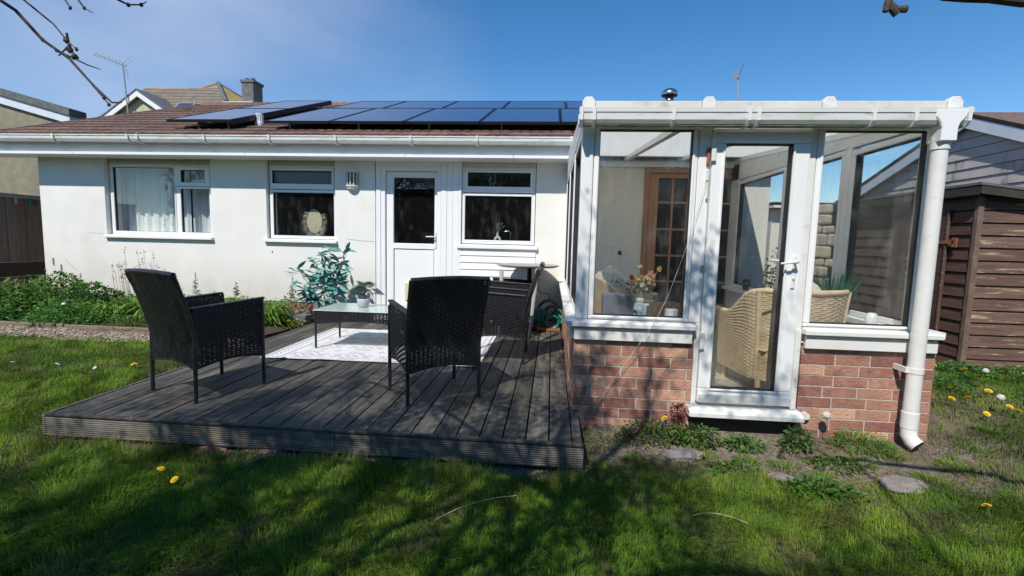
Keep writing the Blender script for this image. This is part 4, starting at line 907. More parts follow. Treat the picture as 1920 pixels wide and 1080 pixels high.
# ------------------------------------------------------------------ rattan chairs
def rattan_chair(label, loc, rz):
    t = thing('rattan_chair', label, 'chair', (0, 0, 0), 'black rattan armchairs on the deck')
    W_, Dp = .275, .265; za, zb_ = .69, .238
    def V3(*a): return Vector(a)
    for sx in (-1, 1):
        def side(u, v, sx=sx):     # u rear->front
            y = -Dp + u * 2 * Dp; top = .665 + .03 * u; low = zb_ + .035 * math.sin(math.pi * u)
            return V3(sx * (W_ + .004 * math.sin(math.pi * v)), y, low + (top - low) * v)
        s_ = weave(MB(), side, 15, 23, .0055, .445, .24)
        s_.build('side_panel', M['wicker'], t, local=True)
        ed = [side(u, 1) for u in np.linspace(0, 1, 9)]; lo = [side(u, 0) for u in np.linspace(0, 1, 13)]
        fr = MB(); fr.tube(lo, .007, 6); fr.build('side_hem', M['wicker'], t, local=True)
        ar = MB(); 
        ar.add([(sx * (W_ + .012), -Dp - .01, .658), (sx * (W_ - .032), -Dp - .01, .658), (sx * (W_ - .032), Dp + .012, .688), (sx * (W_ + .012), Dp + .012, .688), (sx * (W_ + .012), -Dp - .01, .674), (sx * (W_ - .032), -Dp - .01, .674), (sx * (W_ - .032), Dp + .012, .704), (sx * (W_ + .012), Dp + .012, .704)],
               [(0, 3, 2, 1), (4, 5, 6, 7), (0, 1, 5, 4), (1, 2, 6, 5), (2, 3, 7, 6), (3, 0, 4, 7)])
        ar.build('arm', M['wicker'], t, local=True, bevel=.006, seg=2)
        def frt(u, v, sx=sx): return V3(sx * (W_ - .05 * u), Dp + .004, .255 + v * (.69 - .255))
        weave(MB(), frt, 3, 30, .003, .42).build('arm_front', M['wicker'], t, local=True)
        def ins(u, v, sx=sx): 
            y = -Dp + u * 2 * Dp; return V3(sx * (W_ - .045), y, .42 + (.655 + .03 * u - .42) * v)
        weave(MB(), ins, 15, 13, .004, .44).build('inner_side_panel', M['wicker'], t, local=True)
        MB().tube([(sx * W_, Dp - .01, 0), (sx * W_, Dp - .01, .66)], .014, 10).build('leg', M['chairmetal'], t, local=True)
        MB().tube([(sx * W_, -Dp + .0, 0), (sx * W_, -Dp + .01, .45), (sx * (W_ + .004), -Dp - .02, .62), (sx * (W_ - .0), -Dp - .085, .80), (sx * (W_ - .0), -Dp - .125, .895)], .014, 10).build('leg', M['chairmetal'], t, local=True)
    def bk(z): 
        return -Dp + .01 - (.135 * max(0, (z - .42) / .49) ** 1.3)
    def back(u, v):
        x = (u * 2 - 1) * (W_ + .012 * v); low = zb_ + .035 * math.sin(math.pi * u); top = .905 + .012 * math.sin(math.pi * u); z = low + (top - low) * v
        return V3(x, bk(z) - .018 * math.sin(math.pi * u) * v - .008, z)
    weave(MB(), back, 17, 36, .0050, .485, .36).build('backrest', M['wicker'], t, local=True)
    def back2(u, v):
        x = (u * 2 - 1) * (W_ - .01); z = .42 + (.905 - .42 + .012 * math.sin(math.pi * u)) * v
        return V3(x, bk(z) - .018 * math.sin(math.pi * u) * v + .026, z)
    weave(MB(), back2, 19, 27, .003, .498, .42).build('backrest_front', M['wicker'], t, local=True)
    tp = [back(u, 1) + Vector((0, .016, .002)) for u in np.linspace(0, 1, 11)]
    MB().tube(tp, .019, 8).build('top_rail', M['wicker'], t, local=True)
    for u in (0, 1): MB().tube([back(u, v) + Vector((0, .014, 0)) for v in np.linspace(.28, 1, 9)], .015, 8).build('back_rail', M['wicker'], t, local=True)
    MB().tube([back(u, 0) for u in np.linspace(0, 1, 13)], .007, 6).build('back_hem', M['wicker'], t, local=True)
    def seat(u, v): return V3((u * 2 - 1) * (W_ - .02), -Dp + .02 + v * (2 * Dp - .02), .405 + .012 * v - .012 * math.sin(math.pi * u) * math.sin(math.pi * v))
    weave(MB(), seat, 22, 30, .003, .45).build('seat', M['wicker'], t, local=True)
    def skirt(u, v): return V3((u * 2 - 1) * (W_ - .02), Dp, .30 + .04 * math.sin(math.pi * u) * (1 - v) + .11 * v)
    weave(MB(), skirt, 22, 8, .003, .45).build('seat_front', M['wicker'], t, local=True)
    t.location = loc; t.rotation_euler = (0, 0, rz)
    return t
ch1 = rattan_chair('black rattan armchair on the left of the deck seen from behind, facing the house', (-2.610, .075, DK), R(-22))
def chair_copy(label, loc, rz):
    c = copy_tree(ch1); c['label'] = label; c.location = loc; c.rotation_euler = (0, 0, rz); return c
chair_copy('black rattan armchair in the middle of the deck with its back to the viewer', (-.893, .245, DK), R(33))
chair_copy('black rattan armchair side on behind the middle one, facing left', (-.505, 1.465, DK), R(90))

chair_copy('black rattan armchair furthest back, half hidden by the one before it at the round table', (-.50, 2.74, DK), R(91))

# coffee table
tb = thing('coffee_table', 'low black rattan coffee table with a frosted glass top on the rug', 'table', (-1.97, 1.72, DK))
tx0, tx1, ty0, ty1 = -2.475, -1.475, 1.425, 2.015
MB().box(tx0 - .01, tx1 + .01, ty0 - .01, ty1 + .01, .632, .640).build('glass_top', M['frost'], tb, bevel=.002)
MB().ring((tx0, tx1, .0, .1), (tx0 + .03, tx1 - .03, .02, .08), 0, .02)
w = MB(); w.box(tx0, tx1, ty0, ty0 + .03, .612, .631); w.box(tx0, tx1, ty1 - .03, ty1, .612, .631); w.box(tx0, tx0 + .03, ty0 + .03, ty1 - .03, .612, .631); w.box(tx1 - .03, tx1, ty0 + .03, ty1 - .03, .612, .631)
w.build('top_frame', M['wicker'], tb)
for y in (ty0, ty1):
    weave(MB(), lambda u, v, y=y: Vector((tx0 + u * (tx1 - tx0), y, (.485 + .04 * math.sin(math.pi * u)) + v * (.612 - .485 - .04 * math.sin(math.pi * u)))), 26, 7, .0055, .42).build('apron', M['wicker'], tb)
for x in (tx0, tx1):
    weave(MB(), lambda u, v, x=x: Vector((x, ty0 + u * (ty1 - ty0), (.485 + .03 * math.sin(math.pi * u)) + v * (.612 - .485 - .03 * math.sin(math.pi * u)))), 15, 7, .0055, .42).build('apron', M['wicker'], tb)
for x in (tx0 + .012, tx1 - .012):
    for y in (ty0 + .012, ty1 - .012):
        MB().tube([(x, y, .233), (x, y, .615)], .012, 10).build('leg', M['chairmetal'], tb)
# bonsai
bo = thing('bonsai_pot', 'small artificial bonsai pine in a blue grey pot on the coffee table', 'potted plant', (-2.065, 1.74, .641))
MB().lathe([(.045, 0), (.056, .01), (.066, .05), (.070, .095), (.066, .098), (.060, .088), (.002, .086)], (-2.065, 1.74, .641), 28).build('pot', M['greypot'], bo, smooth=True)
MB().lathe([(.060, .086), (.002, .092)], (-2.065, 1.74, .641), 20).build('soil', M['soilpot'], bo)
MB().tube([(-2.07, 1.74, .725), (-2.045, 1.74, .755), (-2.055, 1.735, .785), (-2.035, 1.74, .81), (-2.05, 1.74, .845), (-2.03, 1.74, .868)], [.013, .011, .010, .009, .007, .004], 8).tube([(-2.05, 1.737, .775), (-2.10, 1.73, .79), (-2.15, 1.72, .79)], [.008, .006, .003], 7).build('trunk', M['woodbonsai'], bo, smooth=True)
def needles(name, blobs, n, ln, ca, cb, parent, org):
    P = []; Dn = []
    for (cx_, cy_, cz_, rx, ry, rz_) in blobs:
        q = rng.normal(0, 1, (n, 3)); q = unit(q) * rng.random((n, 1)) ** .4; P.append(np.array([[cx_, cy_, cz_]]) + q * np.array([[rx, ry, rz_]])); Dn.append(unit(q + np.array([[0, 0, .35]]) + rng.normal(0, .3, (n, 3))))
    P = np.concatenate(P); Dn = np.concatenate(Dn); return leaves(name, P, Dn, ln, ln * .12, mixcol(ca, cb, len(P)), M['leafdull'], parent, fold=.1, droop=0, org=org)
needles('needles', [(-2.035, 1.74, .885, .095, .06, .022), (-2.00, 1.74, .895, .05, .04, .018), (-2.13, 1.725, .835, .05, .05, .03), (-2.18, 1.72, .79, .05, .045, .035), (-2.10, 1.72, .85, .04, .04, .02)], 420, .028, (.045, .13, .06), (.10, .20, .10), bo, (-2.065, 1.74, .641))

# round bistro table
rt_ = thing('bistro_table', 'grey round topped pedestal table against the boarded wall', 'table', (-.310, 3.06, DK))
MB().lathe([(.38, 1.072), (.418, 1.090), (.420, 1.101), (.412, 1.105)], (-.310, 3.06, 0), 56).build('table_top', M['tabletop'], rt_, smooth=False)
MB().tube([(-.290, 3.06, .26), (-.290, 3.06, 1.071)], .037, 16).build('pedestal', M['chairmetal'], rt_)
MB().lathe([(.13, .2235), (.13, .238), (.05, .262)], (-.290, 3.06, 0), 32).build('base', M['chairmetal'], rt_)
# folded grey garden chair leaning beside it
gcx = thing('folded_frame', 'folded pale grey chair frame standing between the two side on rattan chairs', 'chair frame', (-.42, 2.2, DK))
for pts in ([(-.62, 2.42, .235), (-.60, 2.50, .55), (-.61, 2.58, .85), (-.625, 2.63, 1.02), (-.626, 2.64, 1.05)], [(-.235, 1.98, .235), (-.205, 2.02, .50), (-.185, 2.06, .75), (-.155, 2.10, 1.07), (-.152, 2.105, 1.105)]):
    MB().tube(pts, [.014, .018, .024, .027, .018], 10).build('side_rail', M['greyfab'], gcx, smooth=True)
for f_ in (.25, .55): MB().tube([(-.61, 2.44 + .2 * f_, .25 + f_), (-.21, 2.0 + .1 * f_, .25 + f_)], .010, 8).build('cross_bar', M['greyfab'], gcx)

# hose coil
hz = thing('garden_hose', 'tangled coil of teal and dark green garden hose on the red board', 'hose', (-.05, 3.1, .263))
def coil(c, r, turns, h_, axis, rr=.0085, wob=.02, n=26):
    pts = []
    ph = random.random() * 6
    for k in range(int(turns * n) + 1):
        a = 6.283 * k / n + ph; rr_ = r * (1 + .12 * math.sin(a * .37 + ph)) ; off = h_ * (k / (turns * n) - .5)
        u_, v_, w_ = axis
        p = Vector(c) + Vector(u_) * (rr_ * math.cos(a)) + Vector(v_) * (rr_ * math.sin(a)) + Vector(w_) * (off + wob * math.sin(a * 1.7 + ph))
        pts.append(p)
    return pts
U3 = ((1, 0, 0), (0, 1, 0), (0, 0, 1))
q = MB()
q.tube(coil((-.15, 3.07, .40), .105, 8, .17, ((0, .9, .1), (0.15, -.1, 1), (1, 0.1, -.1)), wob=.006), .0085, 7)
q.build('coil', M['hose'], hz, smooth=True)
q = MB(); q.tube(coil((.045, 2.99, .345), .085, 3, .03, ((1, 0, 0), (0, -.25, .95), (0, 1, 0)), wob=.012), .0085, 7); q.tube(coil((.115, 3.05, .355), .07, 2, .03, ((.9, -.3, 0), (0, -.1, .95), (.2, 1, 0)), wob=.012), .0085, 7)
q.tube(coil((.03, 3.08, .45), .085, 2, .05, ((.8, -.4, .3), (-.2, .3, .9), (.5, 1, 0)), wob=.02), .0085, 7); q.build('coil', M['hose'], hz, smooth=True)
q = MB(); q.tube(coil((-.03, 3.14, .50), .12, 3, .08, ((1, 0, .1), (0, .3, .9), (0, 1, -.2)), wob=.03), .0085, 7); q.tube(coil((.06, 3.14, .43), .12, 4, .12, ((1, .3, 0), (-.2, .3, .8), (0, 1, .2)), wob=.03), .0085, 7)
q.tube(coil((-.14, 3.12, .34), .10, 4, .10, ((1, .1, 0), (0, .8, .35), (0, 0, 1)), wob=.02), .0085, 7)
q.tube([(-.02, 3.12, .60), (-.0, 3.15, .66), (-.03, 3.2, .70), (-.12, 3.3, .69), (-.17, 3.36, .74), (-.18, 3.42, .80), (-.165, 3.46, .87), (-.14, 3.47, .875)], .0085, 7)
q.build('tangle', M['hosedark'], hz, smooth=True)

# wall lantern
lm = thing('wall_lantern', 'cream half lantern lamp fixed to the white wall left of the door', 'lamp', (-2.935, YH, 2.05))
lx, ly = -2.935, YH - .002
def halfprism(r, z0, z1, n=6):
    q = MB(); pr = [(lx + r * math.cos(math.pi + math.pi * k / n), ly + r * .95 * math.sin(math.pi + math.pi * k / n)) for k in range(n + 1)]
    k = len(pr); q.add([(x, y, z0) for x, y in pr] + [(x, y, z1) for x, y in pr], [tuple(range(k - 1, -1, -1)), tuple(range(k, 2 * k))] + [(i, i + 1, i + 1 + k, i + k) for i in range(k - 1)] + [(k - 1, 0, k, 2 * k - 1)]); return q
halfprism(.100, 2.355, 2.372).build('top', M['lampwhite'], lm)
halfprism(.060, 2.372, 2.40).build('crown', M['lampwhite'], lm); halfprism(.035, 2.40, 2.43).build('finial', M['lampwhite'], lm)
halfprism(.100, 2.150, 2.170).build('lower_ring', M['lampwhite'], lm); halfprism(.082, 2.120, 2.150).build('bowl', M['lampwhite'], lm)
halfprism(.055, 2.095, 2.120).build('bowl_tip', M['lampwhite'], lm); halfprism(.025, 2.070, 2.095).build('drop', M['lampwhite'], lm)
halfprism(.082, 2.170, 2.355).build('glass', M['obscure'], lm)
for k in range(7):
    a = math.pi + math.pi * k / 6; MB().box(-.006, .006, -.006, .006, 2.170, 2.355).build('bar', M['lampwhite'], lm, local=True).location = (.094 * math.cos(a), .089 * math.sin(a) - .002, -2.05)

# curtains and things in the windows
def curtain(x0, x1, z0, z1, y, label, folds):
    xa = np.linspace(x0, x1, int((x1 - x0) / .008)); za_ = np.linspace(z0, z1, 8); A, B = np.meshgrid(xa, za_)
    ph = np.cumsum(rng.uniform(.5, 1.5, len(xa))); ph = ph / ph[-1] * folds * 6.283
    yy = y + .022 * np.sin(ph)[None, :] * (1.1 - .25 * (B - z0) / (z1 - z0)) + .006 * np.sin(ph * 2.7 + 1)[None, :]
    i = np.arange(A.size).reshape(A.shape); Fq = np.stack([i[:-1, :-1], i[:-1, 1:], i[1:, 1:], i[1:, :-1]], -1).reshape(-1, 4)
    o = arr_mesh('curtain', np.stack([A.ravel(), yy.ravel(), B.ravel()], 1), Fq, np.full((A.size, 3), .7), M['curtain'], nper=4); o.data.polygons.foreach_set('use_smooth', [True] * len(o.data.polygons)); return tag(o, label, 'curtain')
curtain(-7.45, -5.74, 1.40, 2.44, YH + .33, 'white net curtain behind the large pane of the leftmost window', 12)
curtain(-5.73, -5.19, 1.40, 2.44, YH + .34, 'white net curtain behind the narrow panes beside the large one', 5)
MB().box(-6.85, -5.17, YH + .145, YH + .40, 1.33, 1.374).build('inner_sill', M['upvc'], house)
MB().box(-4.25, -3.22, YH + .142, YH + .40, 1.33, 1.374).build('inner_sill', M['upvc'], house)
MB().box(-1.31, -.26, YH + .10, YH + .45, 1.32, 1.365).build('inner_sill', M['kitchen'], house)
mi = thing('round_mirror', 'oval straw coloured mirror back with pale fringe on the bathroom sill', 'mirror', (-3.68, YH + .25, 1.376))
q = MB().blob((0, 0, 0), .125, .012, .19, 26, 14); e = q.build('oval', M['mirrorgold'], mi, smooth=True, local=True); e.location = (.02, 0, .27); e.rotation_euler = (R(-6), R(-8), 0)
n = 420; a = rng.uniform(2.4, 6.9, n); P = np.stack([-3.66 + .125 * np.cos(a) * .95, np.full(n, YH + .26) + rng.normal(0, .01, n), 1.645 + .185 * np.sin(a) * .9], 1); Dn = np.stack([np.cos(a), rng.normal(0, .2, n), np.sin(a)], 1)
P[:, 2] = np.maximum(P[:, 2], 1.43); leaves('fringe', P, Dn, rng.uniform(.04, .10, n), .022, mixcol((.5, .5, .42), (.72, .72, .62), n), M['petal'], mi, org=(-3.68, YH + .25, 1.376))
va = thing('donut_vase', 'white ring shaped vase with dried stems on the kitchen window sill', 'vase', (-.805, YH + .20, 1.366))
tor = MB(); cc = (-.805, YH + .20, 1.425)
pts = [(cc[0] + .036 * math.cos(a), cc[1], cc[2] + .042 * math.sin(a)) for a in np.linspace(0, 6.283, 25)]
tor.tube(pts, .019, 10, cap=False); tor.tube([(cc[0], cc[1], cc[2] + .05), (cc[0], cc[1], cc[2] + .115), (cc[0], cc[1], cc[2] + .12)], [.022, .013, .016], 12); tor.tube([(cc[0], cc[1], 1.366), (cc[0], cc[1], 1.385)], .022, 12); tor.build('body', M['ceramic'], va, smooth=True)
n = 60; P = []; Dn = []
for (dx, dz) in ((-.03, .14), (.02, .15), (.06, .13), (.09, .09), (.0, .12)):
    for k in range(12): f_ = k / 12; P.append((cc[0] + dx * f_, cc[1], cc[2] + .12 + dz * f_)); Dn.append((dx * 2 + random.uniform(-.12, .12), random.uniform(-.1, .1), dz + .02))
leaves('dried_stems', P, Dn, .03, .007, mixcol((.42, .42, .38), (.6, .58, .52), 60), M['leafdull'], va, org=(-.805, YH + .2, 1.366))
tag(MB().tube([(-.62, YH + .3, 1.366), (-.62, YH + .3, 1.52), (-.635, YH + .3, 1.555), (-.67, YH + .3, 1.565), (-.72, YH + .3, 1.55)], .009, 10).build('kitchen_tap', M['steel'], smooth=True), 'slim chrome swan neck tap behind the kitchen window', 'tap')
# ------------------------------------------------------------------ inside the conservatory
def tub_chair(label, c, rz, W_=.37, Dp=.33, zs=.12, zback=.82, zarm=.60, cushion='cushion'):
    t = thing('wicker_armchair', label, 'armchair', (0, 0, 0), 'honey wicker armchairs in the conservatory')
    def hs(u):            # horseshoe plan, u 0..1 from left arm front round the back to right arm front
        if u < .3: return Vector((-W_, Dp - (Dp + .10) * (u / .3), 0))
        if u > .7: return Vector((W_, -.10 + (Dp + .10) * ((u - .7) / .3), 0))
        a = math.pi + math.pi * (u - .3) / .4; return Vector((W_ * math.cos(a), -.10 + (Dp * .75) * math.sin(a), 0))
    def topz(u):
        d = abs(u - .5) * 2; s_ = 1 - min(1, max(0, (d - .25) / .5)); s_ = s_ * s_ * (3 - 2 * s_); return zarm + (zback - zarm) * s_
    def shell(u, v):
        p = hs(u); z = zs + (topz(u) - zs) * v; k = 1 + .10 * v * v; return Vector((p.x * k, p.y * k, z))
    weave(MB(), shell, 60, 46, .005, .42, .22).build('shell', M['wicker_in'], t, local=True)
    def shell2(u, v): p = shell(u, v); return Vector((p.x * .9, p.y * .9, p.z))
    weave(MB(), shell2, 60, 46, .004, .46, .22).build('inner_shell', M['wicker_in'], t, local=True)
    MB().tube([shell(u, 1) * 1.0 + Vector((-.02 * (1 if shell(u, 1).x > 0 else -1), 0, .006)) for u in np.linspace(0, 1, 41)], .022, 9).build('rim', M['wicker_in'], t, local=True, smooth=True)
    for u in (.36, .64): MB().tube([shell(u, v) * 1.01 for v in np.linspace(0, 1, 9)], .014, 7).build('stake', M['wicker_in'], t, local=True)
    def st(u, v): return Vector(((2 * u - 1) * W_ * .9, -.28 + .6 * v, .36))
    weave(MB(), st, 20, 20, .003, .47).build('seat', M['wicker_in'], t, local=True)
    for x in (-W_ * .85, W_ * .85):
        for y in (-.22, Dp - .04): MB().tube([(x, y, 0), (x, y, .16)], .022, 8).build('leg', M['wicker_in'], t, local=True)
    q = MB().blob((0, .02, .43), .32, .30, .075, 20, 8); q.build('seat_cushion', M['cushion'], t, local=True, smooth=True)
    q = MB().blob((0, 0, 0), .25, .07, .24, 20, 8); e = q.build('back_cushion', M[cushion], t, local=True, smooth=True); e.location = (0, -.17, .70); e.rotation_euler = (R(-14), 0, 0)
    t.location = c; t.rotation_euler = (0, 0, rz); return t
ta = tub_chair('honey wicker tub armchair close behind the glass door, its back to the viewer', (1.93, .74, .25), R(8))
tb2 = copy_tree(ta); tb2.location = (.74, 1.75, .25); tb2.rotation_euler = (0, 0, R(-105)); tb2['label'] = 'honey wicker tub armchair in the far left corner behind the flowers'
tag(MB().box(0, 0, 0, 0, 0, 0).blob((0, 0, 0), .19, .06, .17, 18, 8).build('cushion', M['cushionpat'], smooth=True), 'patterned pale cushion propped in the far left wicker armchair', 'cushion')
bpy.data.objects['cushion'].location = (.60, 1.62, .98); bpy.data.objects['cushion'].rotation_euler = (R(-10), 0, R(-15))
# window board things
tag(MB().prismy([(.385, .876), (.605, .876), (.607, 1.046), (.383, 1.046)], .115, .245).build('storage_box', M['lampshade'], bevel=.012, seg=3), 'slate grey fabric box on the inside sill behind the left pane', 'box')
vs = thing('flower_vase', 'ribbed pale vase with a mixed bouquet between grey box and succulent', 'vase', (.652, .20, .876))
vp = []
for k in range(10): vp += [(.034 if k % 2 else .031, .006 + k * .013)]
MB().lathe([(.028, 0)] + vp + [(.030, .14), (.024, .138)], (.652, .20, .876), 20).build('vase_body', M['ceramic'], vs, smooth=True)
P, Dn, Cc, Ln, Wd = [], [], [], [], []
stems = MB()
def blossom(c, r, n, col, col2):
    for k in range(n):
        a = 6.283 * k / n + random.random() * .3; P.append(c); Dn.append((math.cos(a), -.55 + random.uniform(-.2, .2), math.sin(a) + .1)); Cc.append([random.uniform(x, y) for x, y in zip(col, col2)]); Ln.append(r * random.uniform(.8, 1.1)); Wd.append(r * .55)
base = Vector((.652, .20, 1.00))
fl = [((.585, .17, 1.165), .028, (.30, .02, .03), (.45, .05, .06)), ((.60, .17, 1.15), .026, (.7, .32, .12), (.8, .45, .2)), ((.635, .16, 1.17), .03, (.75, .50, .14), (.82, .6, .25)), ((.665, .17, 1.165), .03, (.75, .5, .16), (.85, .62, .3)), ((.70, .18, 1.175), .028, (.76, .74, .72), (.82, .8, .8)), ((.735, .18, 1.16), .030, (.8, .5, .18), (.85, .6, .3)),
      ((.715, .17, 1.205), .026, (.78, .4, .2), (.85, .55, .3)), ((.66, .16, 1.12), .026, (.8, .74, .74), (.86, .82, .82)), ((.69, .16, 1.085), .02, (.75, .75, .73), (.83, .83, .8)), ((.745, .17, 1.12), .022, (.7, .55, .6), (.8, .66, .7)), ((.62, .17, 1.13), .022, (.7, .5, .2), (.8, .6, .3)), ((.775, .16, 1.235), .026, (.8, .52, .16), (.86, .62, .25)), ((.64, .18, 1.255), .024, (.72, .60, .14), (.8, .7, .25)), ((.71, .16, 1.14), .026, (.8, .55, .3), (.85, .62, .36)), ((.74, .17, 1.185), .022, (.8, .45, .35), (.85, .55, .42))]
for c, r, a, b_ in fl:
    blossom(c, r, 14, a, b_); blossom((c[0], c[1] - .006, c[2]), r * .6, 9, a, b_); stems.tube([base, (Vector(c) + base) / 2 + Vector((0, .01, .01)), c], .0018, 4)
for k in range(170):
    a = random.uniform(-1, 1); c = (.652 + a * .085, .18 + random.uniform(-.03, .03), 1.03 + random.random() * .11); P.append(c); Dn.append((a * .8, random.uniform(-.6, .3), random.uniform(.1, 1))); g_ = random.random()
    Cc.append((.05 + .06 * g_, .10 + .09 * g_, .03 + .02 * g_)); Ln.append(.035); Wd.append(.011)
for k in range(46):
    f_ = random.random(); c = (.575 - .12 * f_ + random.uniform(-.012, .012), .17, 1.10 + .05 * f_ + random.uniform(-.035, .035)); P.append(c); Dn.append((-.6, random.uniform(-.4, .2), random.uniform(-.8, .8))); Cc.append((.035, .035, .04)); Ln.append(.022); Wd.append(.012)
leaves('bouquet', P, Dn, np.array(Ln), np.array(Wd), np.array(Cc), M['petal'], vs, fold=.15, droop=.1, org=(.652, .20, .876)); stems.build('stems', M['stem'], vs)
lt = MB(); lx0 = .600
lt.box(lx0 + .062, lx0 + .092, .115, .125, .876, .985); lt.box(lx0 + .004, lx0 + .062, .115, .125, .965, .985); lt.box(lx0, lx0 + .018, .115, .125, .936, .965); lt.box(lx0 + .03, lx0 + .062, .115, .125, .920, .938); lt.box(lx0, lx0 + .062, .115, .125, .876, .893); lt.box(lx0, lx0 + .018, .115, .125, .893, .912); lt.box(lx0 + .092, lx0 + .108, .115, .125, .97, .985); lt.box(lx0 + .092, lx0 + .108, .115, .125, .876, .889); lt.box(lx0 + .03, lx0 + .042, .115, .125, .908, .920); lt.box(lx0 + .03, lx0 + .042, .115, .125, .938, .950)
tag(lt.build('letter', M['paleblue'], bevel=.002), 'pale blue card letter E seen from behind on the inside sill', 'letter')
sc_ = thing('succulent_pot', 'small square pale pot with grey and lilac succulents at the sill end', 'potted plant', (.878, .17, .876))
MB().box(.840, .916, .135, .205, .876, .948).build('pot', M['ceramic'], sc_, bevel=.005)
P, Dn, Cc = [], [], []
for k in range(130):
    a = random.random() * 6.28; e = random.random(); j = random.choice([(-.03, .02), (.0, .03), (.03, .015), (.0, .0)]); P.append((.878 + j[0], .165, .952 + j[1])); Dn.append((math.cos(a), -.4 * math.sin(a), .3 + e)); Cc.append(random.choice([(.20, .30, .22), (.32, .30, .45), (.13, .22, .13), (.45, .46, .50)]))
leaves('succulent', P, Dn, .03, .014, np.array(Cc), M['leafdull'], sc_, org=(.878, .17, .876))
gr = thing('grass_plant', 'tall teal artificial grass in a pot beside the side window', 'potted plant', (2.28, .60, .876))
gr.location = (2.28, .72, .25)
MB().lathe([(.09, 0), (.12, .04), (.13, .55), (.12, .56), (.01, .54)], (2.28, .72, .25), 24).build('pot', M['ceramic'], gr, smooth=True)
n = 420; a = rng.random(n) * 6.28; sp_ = rng.random(n) ** .7 * .42; P = np.stack([2.28 + .05 * np.cos(a), .72 + .05 * np.sin(a), np.full(n, .80)], 1); Dn = np.stack([np.cos(a) * sp_, np.sin(a) * sp_, np.ones(n)], 1)
leaves('blades', P, Dn, rng.uniform(.30, .56, n), .009, mixcol((.02, .12, .08), (.07, .22, .14), n, .2), M['leafdull'], gr, droop=.12, org=(2.28, .72, .25))
tag(MB().lathe([(.022, 0), (.036, .015), (.040, .045), (.030, .08), (.02, .088)], (2.27, .20, .876), 20).build('white_bowl', M['ceramic'], smooth=True), 'rounded white pot on the sill beside the wicker armchair', 'pot')
sm = thing('herb_pot', 'tiny green plant in a dark pot on the far right windowsill', 'potted plant', (2.41, 2.72, .875))
MB().lathe([(.03, 0), (.04, .07)], (2.41, 2.72, .875), 14).build('pot', M['kitchen'], sm)
n = 80; q = unit(rng.normal(0, 1, (n, 3))); leaves('foliage', np.array([[2.41, 2.72, .97]]) + q * .02, q + np.array([[0, 0, .5]]), .05, .02, mixcol((.03, .15, .05), (.06, .25, .1), n), M['leaf'], sm, org=(2.41, 2.72, .875))
ai = thing('clothes_airer', 'folding wire clothes airer by the back wall inside the conservatory', 'clothes airer', (.7, 2.85, .25))
q = MB(); q.tube([(.45, 2.85, .27), (.45, 2.85, 1.36), (.47, 2.85, 1.375), (.86, 2.85, 1.375), (.885, 2.85, 1.36), (.885, 2.85, .27)], .007, 7); q.build('frame', M['white'], ai)
for k in range(9): MB().tube([(.47 + k * .05, 2.85, .55), (.47 + k * .05, 2.85, 1.37)], .003, 5).build('wire', M['white'], ai)
MB().tube([(.45, 2.85, 1.05), (.885, 2.85, 1.05)], .004, 5).build('rail', M['white'], ai)
MB().box(.85, .895, 2.835, 2.87, 1.27, 1.32).build('clip', mat('navy_plastic', (.04, .04, .12)), ai)

# ------------------------------------------------------------------ plants by the wall
def leafgeom(l, w_):
    q = MB(); q.add([(0, 0, 0), (w_ / 2, l * .4, .006), (0, l * .45, 0), (-w_ / 2, l * .4, .006), (0, l, -.01), (w_ * .36, l * .7, .002), (-w_ * .36, l * .7, .002), (0, l * .72, -.003)], [(0, 1, 2), (0, 2, 3), (1, 5, 7, 2), (2, 7, 6, 3), (5, 4, 7), (7, 4, 6)]); return q
M['bambooleaf'] = mat('blue_green_leaf', (0.045, 0.20, 0.18), (0.13, 0.36, 0.32), 12, 0.45, rand=0.35)
lms = [leafgeom(l, w_).mesh('leaf', M['bambooleaf']) for l, w_ in ((.18, .052), (.21, .060), (.165, .048))]
bp_ = thing('bamboo_plant', 'artificial blue green leafed plant standing against the white wall', 'plant', (-3.10, 3.02, .20))
MB().lathe([(.10, .0), (.12, .16), (.11, .165), (.01, .15)], (-3.10, 3.02, .20), 20).build('pot', M['kitchen'], bp_)
ends = []
cane = [((-3.15, 3.0), (-3.16, 3.0, .62), (-3.10, 3.0, 1.30)), ((-3.10, 3.02), (-3.09, 3.05, .6), (-3.05, 3.02, 1.22)), ((-3.07, 3.0), (-3.05, 3.03, .6), (-2.82, 3.05, 1.25)), ((-3.12, 3.05), (-3.22, 3.02, .55), (-3.52, 3.0, .95)), ((-3.12, 3.0), (-3.2, 2.98, .5), (-3.42, 2.98, .70)), ((-3.08, 3.05), (-3.06, 3.1, .7), (-2.93, 3.08, 1.08)), ((-3.05, 3.0), (-3.02, 3.0, .45), (-2.93, 2.98, .82)), ((-3.11, 3.02), (-3.18, 3.05, .7), (-3.33, 3.02, 1.1))]
nl = 0
